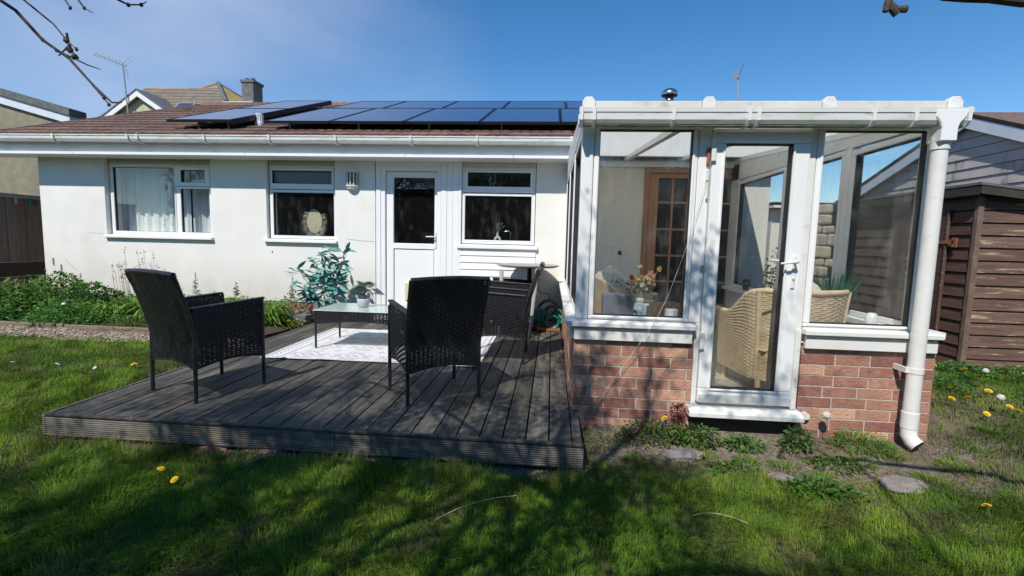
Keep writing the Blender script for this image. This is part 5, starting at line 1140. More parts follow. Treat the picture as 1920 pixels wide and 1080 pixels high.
for (bx, by), mdl, tp in cane:
    pts = []
    for k in range(9):
        t_ = k / 8; p = Vector((bx, by, .34)) * (1 - t_) ** 2 + Vector(mdl) * 2 * t_ * (1 - t_) + Vector(tp) * t_ ** 2; pts.append(p)
    MB().tube(pts, [.009 - .0008 * k for k in range(9)], 7).build('stem', M['stem'], bp_)
    for k in range(36):
        t_ = .40 + .6 * k / 35; t_ = min(1, t_); p = Vector((bx, by, .34)) * (1 - t_) ** 2 + Vector(mdl) * 2 * t_ * (1 - t_) + Vector(tp) * t_ ** 2
        p = p + Vector((random.gauss(0, .04), random.gauss(0, .03), random.gauss(0, .03)))
        dr = Vector((random.gauss(0, 1), random.gauss(-.25, .6), random.gauss(-.05, .55))); dr.normalize()
        o = inst('leaf', random.choice(lms), bp_, p, (0, 0, 0), (1, random.uniform(.8, 1.15), 1)); o.rotation_mode = 'QUATERNION'; o.rotation_quaternion = dr.to_track_quat('Y', 'Z') @ Matrix.Rotation(random.uniform(-1, 1), 3, 'Y').to_quaternion(); nl += 1
# low trough with yellow flowers
tr = thing('flower_trough', 'low dark trough with small yellow flowers at the deck edge', 'planter', (-3.42, 2.75, .2))
MB().box(-3.62, -3.32, 2.80, 2.98, .19, .33).build('trough', M['slatedark'], tr, bevel=.006)
n = 260; P = np.stack([rng.uniform(-3.66, -3.30, n), rng.uniform(2.60, 2.82, n), rng.uniform(.21, .29, n)], 1); q = unit(rng.normal(0, 1, (n, 3)) + np.array([[0, 0, .8]])); yel = rng.random(n) < .33
cc = mixcol((.05, .12, .03), (.12, .22, .05), n); cc[yel] = (.75, .55, .05); leaves('flowers', P, q, .035, .022, cc, M['petal'], tr, org=(-3.42, 2.75, .2))

# bed plants ---------------------------------------------------------
def clump(name, label, c, rx, ry, h_, n, ln, wd, ca, cb, style='bush', material='leaf', group=None, cat='plant'):
    c = np.array(c, float)
    if style == 'bush':
        q = unit(rng.normal(0, 1, (n, 3))); q[:, 2] = np.abs(q[:, 2]); r_ = rng.random((n, 1)) ** .35
        lump = .8 + .35 * vnoise(q[:, 0] * 2 + c[0], q[:, 1] * 2 + q[:, 2], .5, 4)[:, None]
        P = c + q * r_ * np.array([[rx, ry, h_]]) * lump; Dn = unit(q * np.array([[1, 1, .5]]) + rng.normal(0, .45, (n, 3)) + np.array([[0, 0, .15]]))
        lnv = ln * rng.uniform(.6, 1.2, n); dr = .3
    elif style == 'strap':
        a = rng.random(n) * 6.28; rr = rng.random(n) ** .5; P = c + np.stack([np.cos(a) * rr * rx * .75, np.sin(a) * rr * ry * .75, rng.random(n) * h_ * .6], 1)
        Dn = np.stack([np.cos(a) * .7, np.sin(a) * .7, rng.uniform(.1, 1.1, n)], 1) + rng.normal(0, .25, (n, 3)); lnv = ln * rng.uniform(.7, 1.2, n); dr = .55
    o = leaves(name, P, Dn, lnv, wd, mixcol(ca, cb, n, .18), M[material], None, fold=.22, droop=dr, org=tuple(c))
    return tag(o, label, cat, group)
G1, G2 = (.050, .145, .025), (.160, .300, .06)
S1, S2 = (.10, .22, .03), (.24, .38, .065)
bed = [
 ('leafy_plant', 'broad leafed green clump by the fence end of the bed', (-7.75, 2.55, .2), .55, .45, .50, 1500, .085, .045, G1, G2, 'bush'),
 ('leafy_plant', 'tallest leafy clump below the left wall corner', (-7.05, 2.85, .2), .60, .45, .62, 1900, .085, .042, G1, G2, 'bush'),
 ('leafy_plant', 'leafy clump under the wall left of the dried seed heads', (-6.35, 2.75, .2), .55, .45, .50, 1700, .08, .038, G1, (.09, .18, .04), 'bush'),
 ('leafy_plant', 'low bright clump spilling over the edging at the far left', (-7.35, 2.15, .18), .60, .30, .34, 1600, .06, .036, (.05, .17, .03), (.13, .31, .06), 'bush'),
 ('leafy_plant', 'low bright clump at the edging in the middle of the bed', (-6.15, 2.15, .18), .60, .28, .32, 1500, .055, .034, (.05, .17, .03), (.13, .31, .06), 'bush'),
 ('leafy_plant', 'darker mossy clump at the edging just left of the armchair', (-5.15, 2.12, .18), .45, .25, .22, 1200, .045, .02, (.06, .13, .03), (.15, .23, .05), 'bush'),
 ('leafy_plant', 'green clump cut by the left edge of the picture', (-8.6, 2.25, .2), .55, .40, .40, 1300, .07, .04, G1, G2, 'bush'),
 ('strap_leaf_plant', 'strap leafed clump directly behind the left armchair', (-5.35, 2.75, .2), .55, .42, .44, 900, .26, .028, S1, S2, 'strap'),
 ('strap_leaf_plant', 'strap leafed clump left of the first armchair back', (-5.95, 2.60, .2), .42, .35, .36, 600, .24, .026, S1, S2, 'strap'),
 ('strap_leaf_plant', 'strap leafed clump seen over the arm of the left armchair', (-4.55, 2.80, .2), .50, .40, .42, 800, .26, .028, S1, S2, 'strap'),
 ('strap_leaf_plant', 'drooping strap leafed clump nearest the deck edge', (-3.92, 2.70, .2), .42, .40, .40, 800, .25, .027, S1, S2, 'strap'),
 ('leafy_plant', 'small bushy plant with upright tips left of the blue green plant', (-3.62, 3.12, .2), .24, .20, .42, 420, .065, .03, (.05, .12, .04), (.12, .22, .08), 'bush')]
for t_ in bed: clump(*t_, group='plants in the bed along the house wall')
# upright sprigs and dried seed heads
def sprig(label, x, y, h_, col):
    n = 60; f_ = rng.random(n); P = np.stack([x + rng.normal(0, .006, n), y + rng.normal(0, .006, n), .5 + f_ * h_], 1); a = rng.random(n) * 6.28
    s_ = thing('sprig', label, 'plant', (x, y, .4)); MB().tube([(x, y, .35), (x, y, .5 + h_)], .004, 5).build('stem', M['stem'], s_)
    leaves('leaves', P, np.stack([np.cos(a), np.sin(a), .35 + 0 * a], 1), .07 * (1.15 - f_), .026, mixcol(col, tuple(c * 1.6 for c in col), n), M['leaf'], s_, org=(x, y, .4))
sprig('upright leafy shoot against the wall above the left armchair arm', -5.25, 3.25, .34, (.08, .13, .05)); sprig('leafy shoot rising behind the left clumps at the wall corner', -7.60, 3.2, .26, (.08, .13, .05))
sprig('second leafy shoot right of the wall corner', -7.05, 3.2, .28, (.08, .13, .05)); sprig('shoot behind the middle of the left armchair arms', -4.62, 3.25, .22, (.08, .13, .05)); sprig('grey leafed shoot left of the blue green plant', -3.72, 3.2, .32, (.12, .17, .08))
sh_ = thing('dried_seed_heads', 'dry brown seed heads standing against the white wall', 'plant', (-6.3, 3.2, .4)); q = MB(); P = []; Dn = []
for k in range(26):
    x = -6.45 + random.random() * .75 - .1; y = 3.15 + random.random() * .2; h_ = .30 + random.random() * .42 - .3 * max(0, (x + 6.05)); q.tube([(x + .05, y, .35), (x, y, .45 + h_)], .0022, 4)
    for j in range(7): P.append((x + random.gauss(0, .018), y, .45 + h_ + random.gauss(0, .03) - j * .012)); Dn.append((random.gauss(0, 1), random.gauss(0, 1), random.gauss(0, 1)))
q.build('stalks', mat('dry_stalk', (.32, .26, .17), (.4, .33, .22)), sh_); leaves('heads', P, Dn, .026, .02, mixcol((.30, .22, .18), (.42, .36, .28), len(P)), M['leafdull'], sh_, org=(-6.3, 3.2, .4))
n = 240; P = np.stack([rng.uniform(-8.6, -7.55, n), rng.uniform(2.9, 3.4, n), np.full(n, .3)], 1); Dn = np.stack([rng.normal(0, .35, n), rng.normal(0, .3, n), np.ones(n)], 1)
tag(leaves('dry_grass', P, Dn, rng.uniform(.2, .65, n), .012, mixcol((.26, .20, .13), (.40, .32, .21), n), M['leafdull'], org=(-8, 3, .2)), 'tuft of dead straw coloured grass beside the fence', 'dry grass')
tag(MB().blob((-6.02, 2.02, .50), .026, .02, .016, 10, 6).build('white_flower', M['daisy'], smooth=True), 'single white flower in the bed left of the armchair', 'flower')

# weeds at the foot of the conservatory
weeds = [('weed', 'bushy green weed below the left brick panel', (.70, -.19, .12), .22, .12, .13, 560, .036, .014, (.05, .12, .02), (.15, .25, .05), 'bush'),
 ('weed', 'leafy weed below the left end of the door sill', (.98, -.20, .12), .17, .10, .11, 420, .040, .016, (.05, .13, .02), (.14, .24, .05), 'bush'),
 ('weed', 'low weed in front of the middle of the door sill', (1.30, -.20, .10), .14, .07, .07, 240, .042, .016, (.06, .15, .03), (.15, .26, .06), 'bush'),
 ('weed', 'nettle like weed below the right end of the door sill', (1.64, -.18, .12), .11, .09, .12, 260, .040, .016, (.06, .15, .03), (.15, .25, .06), 'bush'),
 ('weed', 'grassy weed tuft at the wall left of the downpipe', (2.06, -.14, .12), .20, .10, .09, 520, .075, .006, (.08, .20, .02), (.18, .32, .05), 'bush'),
 ('weed', 'round weed in the bare soil in front of the door', (1.12, -.50, .06), .17, .10, .06, 280, .038, .015, (.05, .14, .02), (.13, .24, .05), 'bush'),
 ('weed', 'broad leafed weed in the lawn to the right of the bare patch', (1.52, -.66, .05), .24, .13, .06, 380, .050, .019, (.045, .14, .02), (.12, .24, .05), 'bush'),
 ('weed', 'small weed at the left corner of the brickwork beside the deck', (.40, -.26, .09), .13, .10, .05, 190, .045, .006, (.10, .15, .04), (.22, .24, .09), 'bush'),
 ('weed', 'wide leafed weed patch between the two bare soil humps', (1.78, -.36, .07), .18, .10, .05, 240, .038, .014, (.06, .14, .02), (.14, .24, .05), 'bush'),
 ('weed', 'clover clump by the shed corner post', (4.05, 1.65, .2), .45, .3, .10, 900, .045, .022, (.05, .14, .03), (.12, .24, .06), 'bush'),
 ('weed', 'clover clump in front of the shed boards', (4.75, 1.55, .2), .55, .3, .10, 1000, .045, .022, (.05, .14, .03), (.12, .24, .06), 'bush'),
 ('weed', 'clover clump at the right corner of the brickwork', (3.35, 1.15, .2), .45, .35, .09, 900, .042, .020, (.05, .14, .03), (.12, .24, .06), 'bush'),
 ('weed', 'clover patch in the grass right of the shed corner', (4.25, .75, .18), .55, .3, .07, 900, .042, .02, (.05, .14, .03), (.11, .22, .06), 'bush')]
for t_ in weeds: clump(*t_, group='weeds and clover growing by the walls')
rs = thing('red_shoot', 'dark red leafed shoot left of the door sill', 'plant', (.89, -.10, .14)); q = MB()
for dx, h_ in ((0, .20), (.03, .17), (-.03, .13)): q.tube([(.89, -.12, .12), (.89 + dx, -.11, .2), (.89 + dx * 1.5, -.10, .14 + h_)], .004, 5)
mr_ = mat('dark_red_leaf', (.13, .025, .02), (.2, .05, .035)); q.build('stem', mr_, rs)
n = 60; leaves('leaves', np.stack([.89 + rng.normal(0, .028, n), -.11 + rng.normal(0, .01, n), rng.uniform(.22, .34, n)], 1), rng.normal(0, 1, (n, 3)) + np.array([[0, -.3, .6]]), .032, .016, mixcol((.10, .02, .015), (.20, .05, .03), n), M['leafdull'], rs, org=(.89, -.10, .14))

# dandelions, clocks and daisies: one of each kind, copied
def dandelion():
    t = thing('dandelion', '', 'flower', (0, 0, 0), 'yellow dandelions in the lawn')
    MB().tube([(0, 0, -.01), (.003, 0, .02), (0, 0, .040)], .0018, 5).build('stem', M['greenstem'], t, local=True)
    q = MB()
    for r_, z, n_ in ((.021, .040, 16), (.016, .045, 13), (.010, .049, 9)):
        for k in range(n_):
            a = 6.283 * k / n_; c, s_ = math.cos(a), math.sin(a); q.add([(0, 0, z), (r_ * c - .004 * s_, r_ * s_ + .004 * c, z + .005), (r_ * c * 1.1, r_ * s_ * 1.1, z + .003), (r_ * c + .004 * s_, r_ * s_ - .004 * c, z + .005)], [(0, 1, 2, 3)])
    q.build('petals', M['yellow'], t, local=True); return t
def daisy():
    t = thing('daisy', '', 'flower', (0, 0, 0), 'white daisies in the lawn')
    q = MB()
    for k in range(14):
        a = 6.283 * k / 14; c, s_ = math.cos(a), math.sin(a); q.add([(0, 0, .05), (.010 * c - .003 * s_, .010 * s_ + .003 * c, .053), (.016 * c, .016 * s_, .052), (.010 * c + .003 * s_, .010 * s_ - .003 * c, .053)], [(0, 1, 2, 3)])
    q.build('petals', M['daisy'], t, local=True); MB().blob((0, 0, .053), .005, .005, .003, 8, 4).build('centre', M['yellow'], t, local=True); return t
def clock_():
    t = thing('dandelion_clock', '', 'flower', (0, 0, 0), 'grey dandelion clocks in the lawn')
    MB().tube([(0, 0, 0), (0, 0, .12)], .002, 5).build('stem', M['greenstem'], t, local=True)
    MB().blob((0, 0, .135), .023, .023, .021, 12, 8, .12).build('seed_head', M['fluff'], t, local=True); return t
def scatter(proto, spots):
    for i, (x, y, dz, lab, s_) in enumerate(spots):
        o = proto if i == 0 else copy_tree(proto)
        o.location = (x, y, float(gz(x, y)) + dz); o.rotation_euler = (random.uniform(-.7, -.1), random.uniform(-.3, .3), random.random() * 6.28); o.scale = (s_, s_, s_); o['label'] = lab
lawnR = 'yellow dandelion among the clover near the brown shed'
dspots = [(-2.16, -.93, .02, 'yellow dandelion in the grass below the deck front, left of a pair', .95), (-2.00, -.985, .02, 'yellow dandelion in the grass below the deck front, right of a pair', .9),
 (-3.66, .52, .0, 'orange yellow dandelion in the lawn just left of the deck', 1.2), (.80, -.19, .13, 'yellow dandelion on the weed below the left brick panel', 1.0), (.95, -.42, .02, 'small yellow bloom on the bare soil before the door sill', .8),
 (2.30, -.78, .02, 'dandelion in the grass right of the bare soil hump', 1.0)]
for k in range(46):
    x = random.uniform(2.9, 5.4); y = random.uniform(.1, 1.9)
    lab_ = 'yellow dandelion in the clover close to the shed boards' if y > 1.3 else ('yellow dandelion in the grass at the brick corner' if x < 3.6 else 'yellow dandelion in the open grass before the shed')
    dspots.append((x, y, .03 + .05 * (y > .9), lab_, random.uniform(.8, 1.3)))
scatter(dandelion(), dspots)
scatter(daisy(), [(-3.95, .30, 0, 'daisy in the lawn left of the deck, one of several', 1.2), (-4.35, .42, 0, 'daisy in the lawn left of the deck, one of several', 1.3), (-4.8, .45, 0, 'daisy in the lawn left of the deck, one of several', 1.1), (-5.35, .25, 0, 'daisy in the lawn left of the deck, one of several', 1.4), (-3.92, .44, 0, 'daisy in the lawn left of the deck, one of several', 1.2), (-5.0, .20, 0, 'daisy in the lawn left of the deck, one of several', 1.1), (3.55, .65, .02, 'daisy in the grass before the shed, one of a few', 1.2), (3.62, .55, .02, 'daisy in the grass before the shed, one of a few', 1.2), (3.9, .40, .02, 'daisy in the grass before the shed, one of a few', 1.1), (4.4, .2, .02, 'daisy in the grass before the shed, one of a few', 1.1)])
scatter(clock_(), [(3.75, 1.05, .06, 'grey dandelion clock near the shed corner post', 1.05), (4.62, .95, .06, 'large grey dandelion clock in front of the shed boards', 1.2), (3.5, .48, .0, 'grey dandelion clock in the short grass by the brick corner', 1.2), (1.86, -.13, .05, 'grey dandelion clock against the brickwork left of the downpipe', 1.2)])

# ------------------------------------------------------------------ grass
def grassfield(x0, x1, y0, y1, dens, h0, h1, wd, seed):
    n = int((x1 - x0) * (y1 - y0) * dens); x = rng.uniform(x0, x1, n); y = rng.uniform(y0, y1, n)
    ok = ~((x > -3.28) & (x < .235) & (y > -.60)) & ~((x > .15) & (x < 2.59) & (y > -.01)) & ~((x < -3.4) & (y > 1.55)) & ~((y > 2.05) & (x > 4.1)) & ~((x > .97) & (x < 1.73) & (y > -.1))
    d_ = dirt(x, y); clumpn = vnoise(x, y, .17, 21) * .6 + vnoise(x, y, .06, 22) * .4
    ok &= rng.random(n) > np.clip(d_ * 1.25 - .1 * clumpn, 0, .93); ok &= rng.random(n) < (.45 + 1.0 * clumpn)
    return x[ok], y[ok], h0 + (h1 - h0) * rng.random(ok.sum()) ** 1.3 * (.25 + 1.9 * clumpn[ok]), d_[ok], wd
fields = [(-3.0, 3.0, -2.0, -.60, 26000, .018, .062, .0032, 1), (-5.6, -3.0, -1.75, .4, 12000, .02, .06, .004, 2), (-8.8, -3.25, -.6, 1.56, 6000, .02, .06, .0048, 3), (3.0, 6.4, -1.5, 2.2, 9000, .02, .065, .0045, 4), (2.55, 3.0, -.6, 2.2, 12000, .02, .06, .004, 8), (-7, 6.4, -5.5, -2.0, 1500, .03, .09, .010, 9), (.22, 2.6, -.62, .0, 12000, .015, .05, .0034, 5), (-3.3, .24, -.72, -.56, 16000, .02, .09, .003, 6), (2.4, 9.5, 2.0, 4.5, 900, .03, .09, .008, 7)]
XS, YS_, HS, DS, WS = [], [], [], [], []
for f_ in fields:
    a = grassfield(*f_); XS.append(a[0]); YS_.append(a[1]); HS.append(a[2]); DS.append(a[3]); WS.append(np.full(len(a[0]), a[4]))
x = np.concatenate(XS); y = np.concatenate(YS_); h_ = np.concatenate(HS); d_ = np.concatenate(DS); wd = np.concatenate(WS); n = len(x)
z = gz(x, y) - .004; a = rng.random(n) * 6.283; cmb = vnoise(x, y, .22, 31) * 6.283 * 1.5
lean = rng.random(n) ** .8 * 1.15; dx = np.cos(a) * .6 + np.cos(cmb) * .7; dy = np.sin(a) * .6 + np.sin(cmb) * .7
base = np.stack([x, y, z], 1); dirv = np.stack([dx, dy, 0 * dx], 1); sv = unit(np.stack([-dy, dx, 0 * dx], 1)) * wd[:, None] * .5 * rng.uniform(.7, 1.3, (n, 1))
mid = base + dirv * (lean * h_ * .35)[:, None] + np.array([[0, 0, 1]]) * (h_ * .6)[:, None]; tip = base + dirv * (lean * h_ * 1.0)[:, None] + np.array([[0, 0, 1]]) * (h_ * (1.0 - .35 * lean))[:, None]
V = np.stack([base - sv, base + sv, mid + sv * .8, mid - sv * .8, tip], 1).reshape(-1, 3)
fc = np.array([[0, 1, 2], [0, 2, 3], [3, 2, 4]]); Fc = (np.arange(n)[:, None, None] * 5 + fc[None]).reshape(-1, 3)
tone = vnoise(x, y, .6, 41)[:, None] * .6 + vnoise(x, y, .15, 42)[:, None] * .4
col = np.array([[.055, .175, .015]]) * (1 - tone) + np.array([[.265, .365, .050]]) * tone
th_ = sstep(vnoise(x, y, .42, 51) * .6 + vnoise(x, y, .13, 52) * .4, .60, .80)
col = col * rng.uniform(.65, 1.35, (n, 1)); dry = rng.random(n) < (.025 + .42 * th_ + .55 * np.clip(d_ * 1.4, 0, 1)); col[dry] = np.array([[.30, .235, .13]]) * rng.uniform(.6, 1.2, (dry.sum(), 1))
cols = np.repeat(col, 5, axis=0); 
tag(arr_mesh('grass', V, Fc, cols, M['grass'], kind='stuff'), 'green lawn grass with dry blades around the bare soil', 'grass')
print('grass blades', n)
# a few long straws and soil humps
for i, (p0, p1, lab) in enumerate((((-.52, -1.16, .05), (-.14, -.93, .07), 'long pale straw lying in the lawn below the deck'), ((.75, -.97, .05), (1.0, -1.02, .06), 'short pale twig lying in the lawn below the bare soil'), ((-1.75, -.80, .06), (-1.58, -.76, .12), 'bent dry stalk in front of the deck fascia'))):
    p0, p1 = Vector(p0), Vector(p1); tag(MB().tube([p0, p0 * .75 + p1 * .25 + Vector((0, .022, .012)), (p0 + p1) / 2 + Vector((0, .03, .012)), p0 * .25 + p1 * .75 + Vector((0, .020, .01)), p1], .0014, 5).build('straw', M['stem']), lab, 'straw')
tufts = [(.55, -.45), (.95, -.33), (1.02, -.60), (1.45, -.42), (1.62, -.50), (1.95, -.32), (2.2, -.22), (2.25, -.50), (2.5, -.30), (2.75, -.10), (2.9, -.45), (3.1, .2), (.34, -.55), (2.62, -.62), (3.3, -.2), (1.25, -.38)]
PP, DD, LL = [], [], []
for tx_, ty_ in tufts:
    k = random.randint(130, 260); r_ = random.uniform(.04, .10); a = rng.random(k) * 6.28; q_ = rng.random(k) ** .6
    px2 = tx_ + np.cos(a) * q_ * r_ * 1.3; py2 = ty_ + np.sin(a) * q_ * r_; PP.append(np.stack([px2, py2, gz(px2, py2) - .003], 1)); DD.append(np.stack([np.cos(a) * q_ * .9, np.sin(a) * q_ * .9, .55 + rng.random(k)], 1)); LL.append(rng.uniform(.03, .085, k))
PP = np.concatenate(PP); tag(leaves('grass_tufts', PP, np.concatenate(DD), np.concatenate(LL), .0045, mixcol((.08, .20, .02), (.27, .36, .07), len(PP), .2), M['grass'], kind='stuff', fold=.1, droop=.3), 'tufts of longer grass standing in the bare soil by the conservatory', 'grass tufts')
stm = [mat('flat_stone_%d' % k, (.20, .17, .16), (.30, .26, .24), 9, .9, .9, 50, third=(.14, .11, .09), tscale=5) for k in range(2)]
for (x_, y_, rx_, ry_, rz_, lab) in ((2.03, -.56, .15, .085, .030, 'flat grey half buried stone in front of the downpipe'), (.86, -.38, .15, .06, .035, 'dark flat stone below the left end of the door sill'), (1.98, -.30, .06, .035, .02, 'little grey pebble just left of the downpipe foot'), (1.40, -.55, .10, .05, .022, 'small flat stone among the weeds before the door')):
    q = MB(); q.blob((0, 0, 0), rx_, ry_, rz_, 13, 8, .22); o = q.build('flat_stone', random.choice(stm), smooth=False, bevel=.004); o.location = (x_, y_, float(gz(x_, y_)) + .004); o.rotation_euler = (.05, .04, random.uniform(-.4, .4)); tag(o, lab, 'stone', 'flat stones half buried in the bare soil')
n = 5200; sx = rng.uniform(.2, 3.6, n); sy = rng.uniform(-.80, .1, n); keep = (rng.random(n) < dirt(sx, sy)) & ~((sx > .16) & (sx < 2.58) & (sy > -.02)); sx = sx[keep]; sy = sy[keep]
sx2 = rng.uniform(-3.4, .3, 1500); sy2 = rng.uniform(-.74, -.56, 1500); sx = np.concatenate([sx, sx2]); sy = np.concatenate([sy, sy2]); n = len(sx)
rr = rng.uniform(.002, .009, (n, 1, 1)) ; th = rng.random(n) * 6.28
rot = np.stack([np.stack([np.cos(th), -np.sin(th), 0 * th], -1), np.stack([np.sin(th), np.cos(th), 0 * th], -1), np.stack([0 * th, 0 * th, 1 + 0 * th], -1)], 1)
V = np.einsum('nij,kj->nki', rot, oct_ * np.array([1.5, .8, .8])) * rr + np.stack([sx, sy, gz(sx, sy) + .002], -1)[:, None, :]
tag(arr_mesh('soil_crumbs', V.reshape(-1, 3), (np.arange(n)[:, None, None] * 6 + of[None]).reshape(-1, 3), np.repeat(mixcol((.10, .075, .055), (.34, .28, .21), n, .25), 6, axis=0), M['leafdull'], kind='stuff'), 'crumbs of soil, grit and dead litter on the bare ground', 'soil crumbs')

# ------------------------------------------------------------------ shed
SX, SY = 4.31, 1.92
shd = thing('garden_shed', 'brown timber garden shed with shiplap boards and felt roof', 'shed', (5.3, 3.1, .15))
MB().box(SX + .03, 6.6, SY + .03, SY + 2.9, .15, 2.0).build('carcass', M['shedside'], shd)
sb = MB(); sb.prism([(SY - .012, 0), (SY + .004, .118), (SY + .02, .128), (SY + .03, .128), (SY + .03, 0)], 0, 2.26); sbm = sb.mesh('board', M['shed'])
for k in range(14): inst('board', sbm, shd, (SX + .045, 0, .175 + k * .1285))
sl = MB(); sl.add([(SX - .012, 0, 0), (SX - .012, 2.85, 0), (SX + .004, 2.85, .118), (SX + .004, 0, .118), (SX + .03, 0, 0), (SX + .03, 2.85, 0), (SX + .03, 2.85, .128), (SX + .03, 0, .128)], [(0, 3, 2, 1), (4, 5, 6, 7), (0, 1, 5, 4), (3, 7, 6, 2), (0, 4, 7, 3), (1, 2, 6, 5)]); slm = sl.mesh('side_board', M['shedside'])
for k in range(14): inst('side_board', slm, shd, (0, SY + .04, .175 + k * .1285))
MB().box(SX - .016, SX + .038, SY - .022, SY + .030, .16, 1.985).build('corner_post', M['shedpost'], shd, bevel=.004)
ddr = MB().box(SX - .034, SX - .013, SY + .30, SY + 1.10, .22, 1.86).build('door', M['shedside'], shd, bevel=.003)
for y in (.30, .56, .83): MB().box(SX - .045, SX - .034, SY + y, SY + y + .02, .22, 1.86).build('door_batten', M['shed'], ddr)
MB().box(SX - .050, SX - .036, SY + .20, SY + .62, 1.495, 1.530).build('strap_hinge', M['rust'], ddr); MB().box(SX - .050, SX - .036, SY + .16, SY + .22, 1.46, 1.56).build('strap_hinge', M['rust'], ddr)
def slab(pts, th):
    q = MB(); n = len(pts); q.add([p for p in pts] + [(p[0], p[1], p[2] - th) for p in pts], [tuple(range(n)), tuple(range(2 * n - 1, n - 1, -1))] + [(i, i + n, (i + 1) % n + n, (i + 1) % n) for i in range(n)]); return q
slab([(SX - .10, SY - .12, 2.105), (6.7, SY - .12, 1.80), (6.7, SY + 3.0, 1.80), (SX - .10, SY + 3.0, 2.105)], .026).build('roof', M['felt'], shd)
slab([(SX - .09, SY - .115, 2.069), (6.68, SY - .115, 1.765), (6.68, SY - .09, 1.765), (SX - .09, SY - .09, 2.069)], .075).build('bargeboard', M['darkwood_and_shade'], shd)
slab([(SX - .095, SY - .09, 2.069), (SX - .07, SY - .09, 2.067), (SX - .07, SY + 2.98, 2.067), (SX - .095, SY + 2.98, 2.069)], .085).build('eaves_board', M['darkwood_and_shade'], shd)

# neighbour gable on the right
GX = 6.5
gh = thing('clad_gable_house', 'neighbouring house at the right with pale cladding gable and white bargeboards', 'house', (8, 5, 0))
apex = (GX, 4.88, 3.50); pl = .345; prr = .43
def gzr(y): return 3.50 - (y - 4.88) * .345 if y > 4.88 else 3.50 - (4.88 - y) * .43
k = 0; z = .2
while z < 3.45:
    zt = min(z + .158, 3.46)
    yl = 4.88 + (3.50 - zt) / .345; yr_ = 4.88 - (3.50 - zt) / .43
    q = MB(); a_, b_ = max(yr_, .5), min(yl, 11.0)
    q.add([(GX, a_, z), (GX, b_, z), (GX + .016, b_, zt - .006), (GX + .016, a_, zt - .006), (GX + .05, a_, z), (GX + .05, b_, z), (GX + .05, b_, zt), (GX + .05, a_, zt)], [(0, 3, 2, 1), (4, 5, 6, 7), (0, 1, 5, 4), (3, 7, 6, 2), (0, 4, 7, 3), (1, 2, 6, 5)])
    q.build('cladding_board', M['gable'], gh); z += .158
MB().add([(GX + .06, .5, 0), (GX + .06, 11, 0), (GX + .06, 11, gzr(11)), (GX + .06, 4.88, 3.45), (GX + .06, .5, gzr(.5)), (14, .5, 0), (14, 11, 0), (14, 11, gzr(11)), (14, 4.88, 3.45), (14, .5, gzr(.5))], [(0, 1, 2, 3, 4), (9, 8, 7, 6, 5), (0, 5, 6, 1), (0, 4, 9, 5), (1, 6, 7, 2)]).build('body', M['gable'], gh)
for (ya, yb) in ((4.88, 11.3), (4.88, .2)):
    za, zb_ = 3.53, (gzr(yb) + .03)
    MB().add([(GX - .10, ya, za), (GX - .10, yb, zb_), (GX - .10, yb, zb_ - .17), (GX - .10, ya, za - .17), (GX - .07, ya, za), (GX - .07, yb, zb_), (GX - .07, yb, zb_ - .17), (GX - .07, ya, za - .17)], [(0, 1, 2, 3), (7, 6, 5, 4), (0, 4, 5, 1), (3, 2, 6, 7)]).build('bargeboard', M['bluewhite'], gh)
    MB().add([(GX - .07, ya, za - .02), (GX - .07, yb, zb_ - .02), (14.2, yb, zb_ - .02), (14.2, ya, za - .02), (GX - .12, ya, za + .07), (GX - .12, yb, zb_ + .07), (14.2, yb, zb_ + .07), (14.2, ya, za + .07)], [(0, 1, 2, 3), (7, 6, 5, 4), (0, 4, 5, 1)]).build('roof', M['tile'], gh)
# stone garden wall and far gutter seen through the conservatory
sw = thing('stone_wall', 'rough pale stone wall with brambles seen through the side glass', 'wall', (4.1, 4.2, .2))
for k in range(4): mat('stone_%d' % k, (.28 + .03 * k, .24 + .02 * k, .19), (.44, .39, .31), 9, .9, .8, 40, third=(.12, .11, .09), tscale=6)
z_ = .25
while z_ < 1.98:
    hh = random.uniform(.10, .19); x_ = 3.86 + random.uniform(-.04, .04)
    while x_ < 4.12:
        ww = random.uniform(.14, .26); o = MB().box(-ww / 2, ww / 2, -.12, .12, -hh / 2, hh / 2).build('stone', bpy.data.materials['stone_%d' % random.randrange(4)], sw, bevel=.03, seg=2, local=True)
        o.location = Vector((x_ + ww / 2, 4.2 + random.uniform(-.03, .03), z_ + hh / 2)) - Vector((4.1, 4.2, .2)); o.rotation_euler = (random.uniform(-.1, .1), random.uniform(-.12, .12), random.uniform(-.15, .15)); x_ += ww + .01
    z_ += hh + .008
clump('bramble', 'dark green bramble growing before the stone wall', (4.9, 6.2, .2), 1.0, .6, 1.55, 2600, .09, .05, (.025, .06, .02), (.06, .12, .035), 'bush', 'leaf', None, 'shrub')
fg = thing('far_bungalow', 'distant low building with a white gutter behind the conservatory', 'house', (7.4, 10, 0)); MB().box(5.6, 9.4, 9.4, 13, 0, 2.40).build('wall', M['cream'], fg); MB().box(5.5, 9.5, 9.1, 9.35, 2.42, 2.54).build('gutter', M['upvc'], fg)
slab([(5.5, 9.1, 2.56), (9.5, 9.1, 2.56), (9.5, 13, 2.60), (5.5, 13, 2.60)], .08).build('roof', M['felt'], fg)

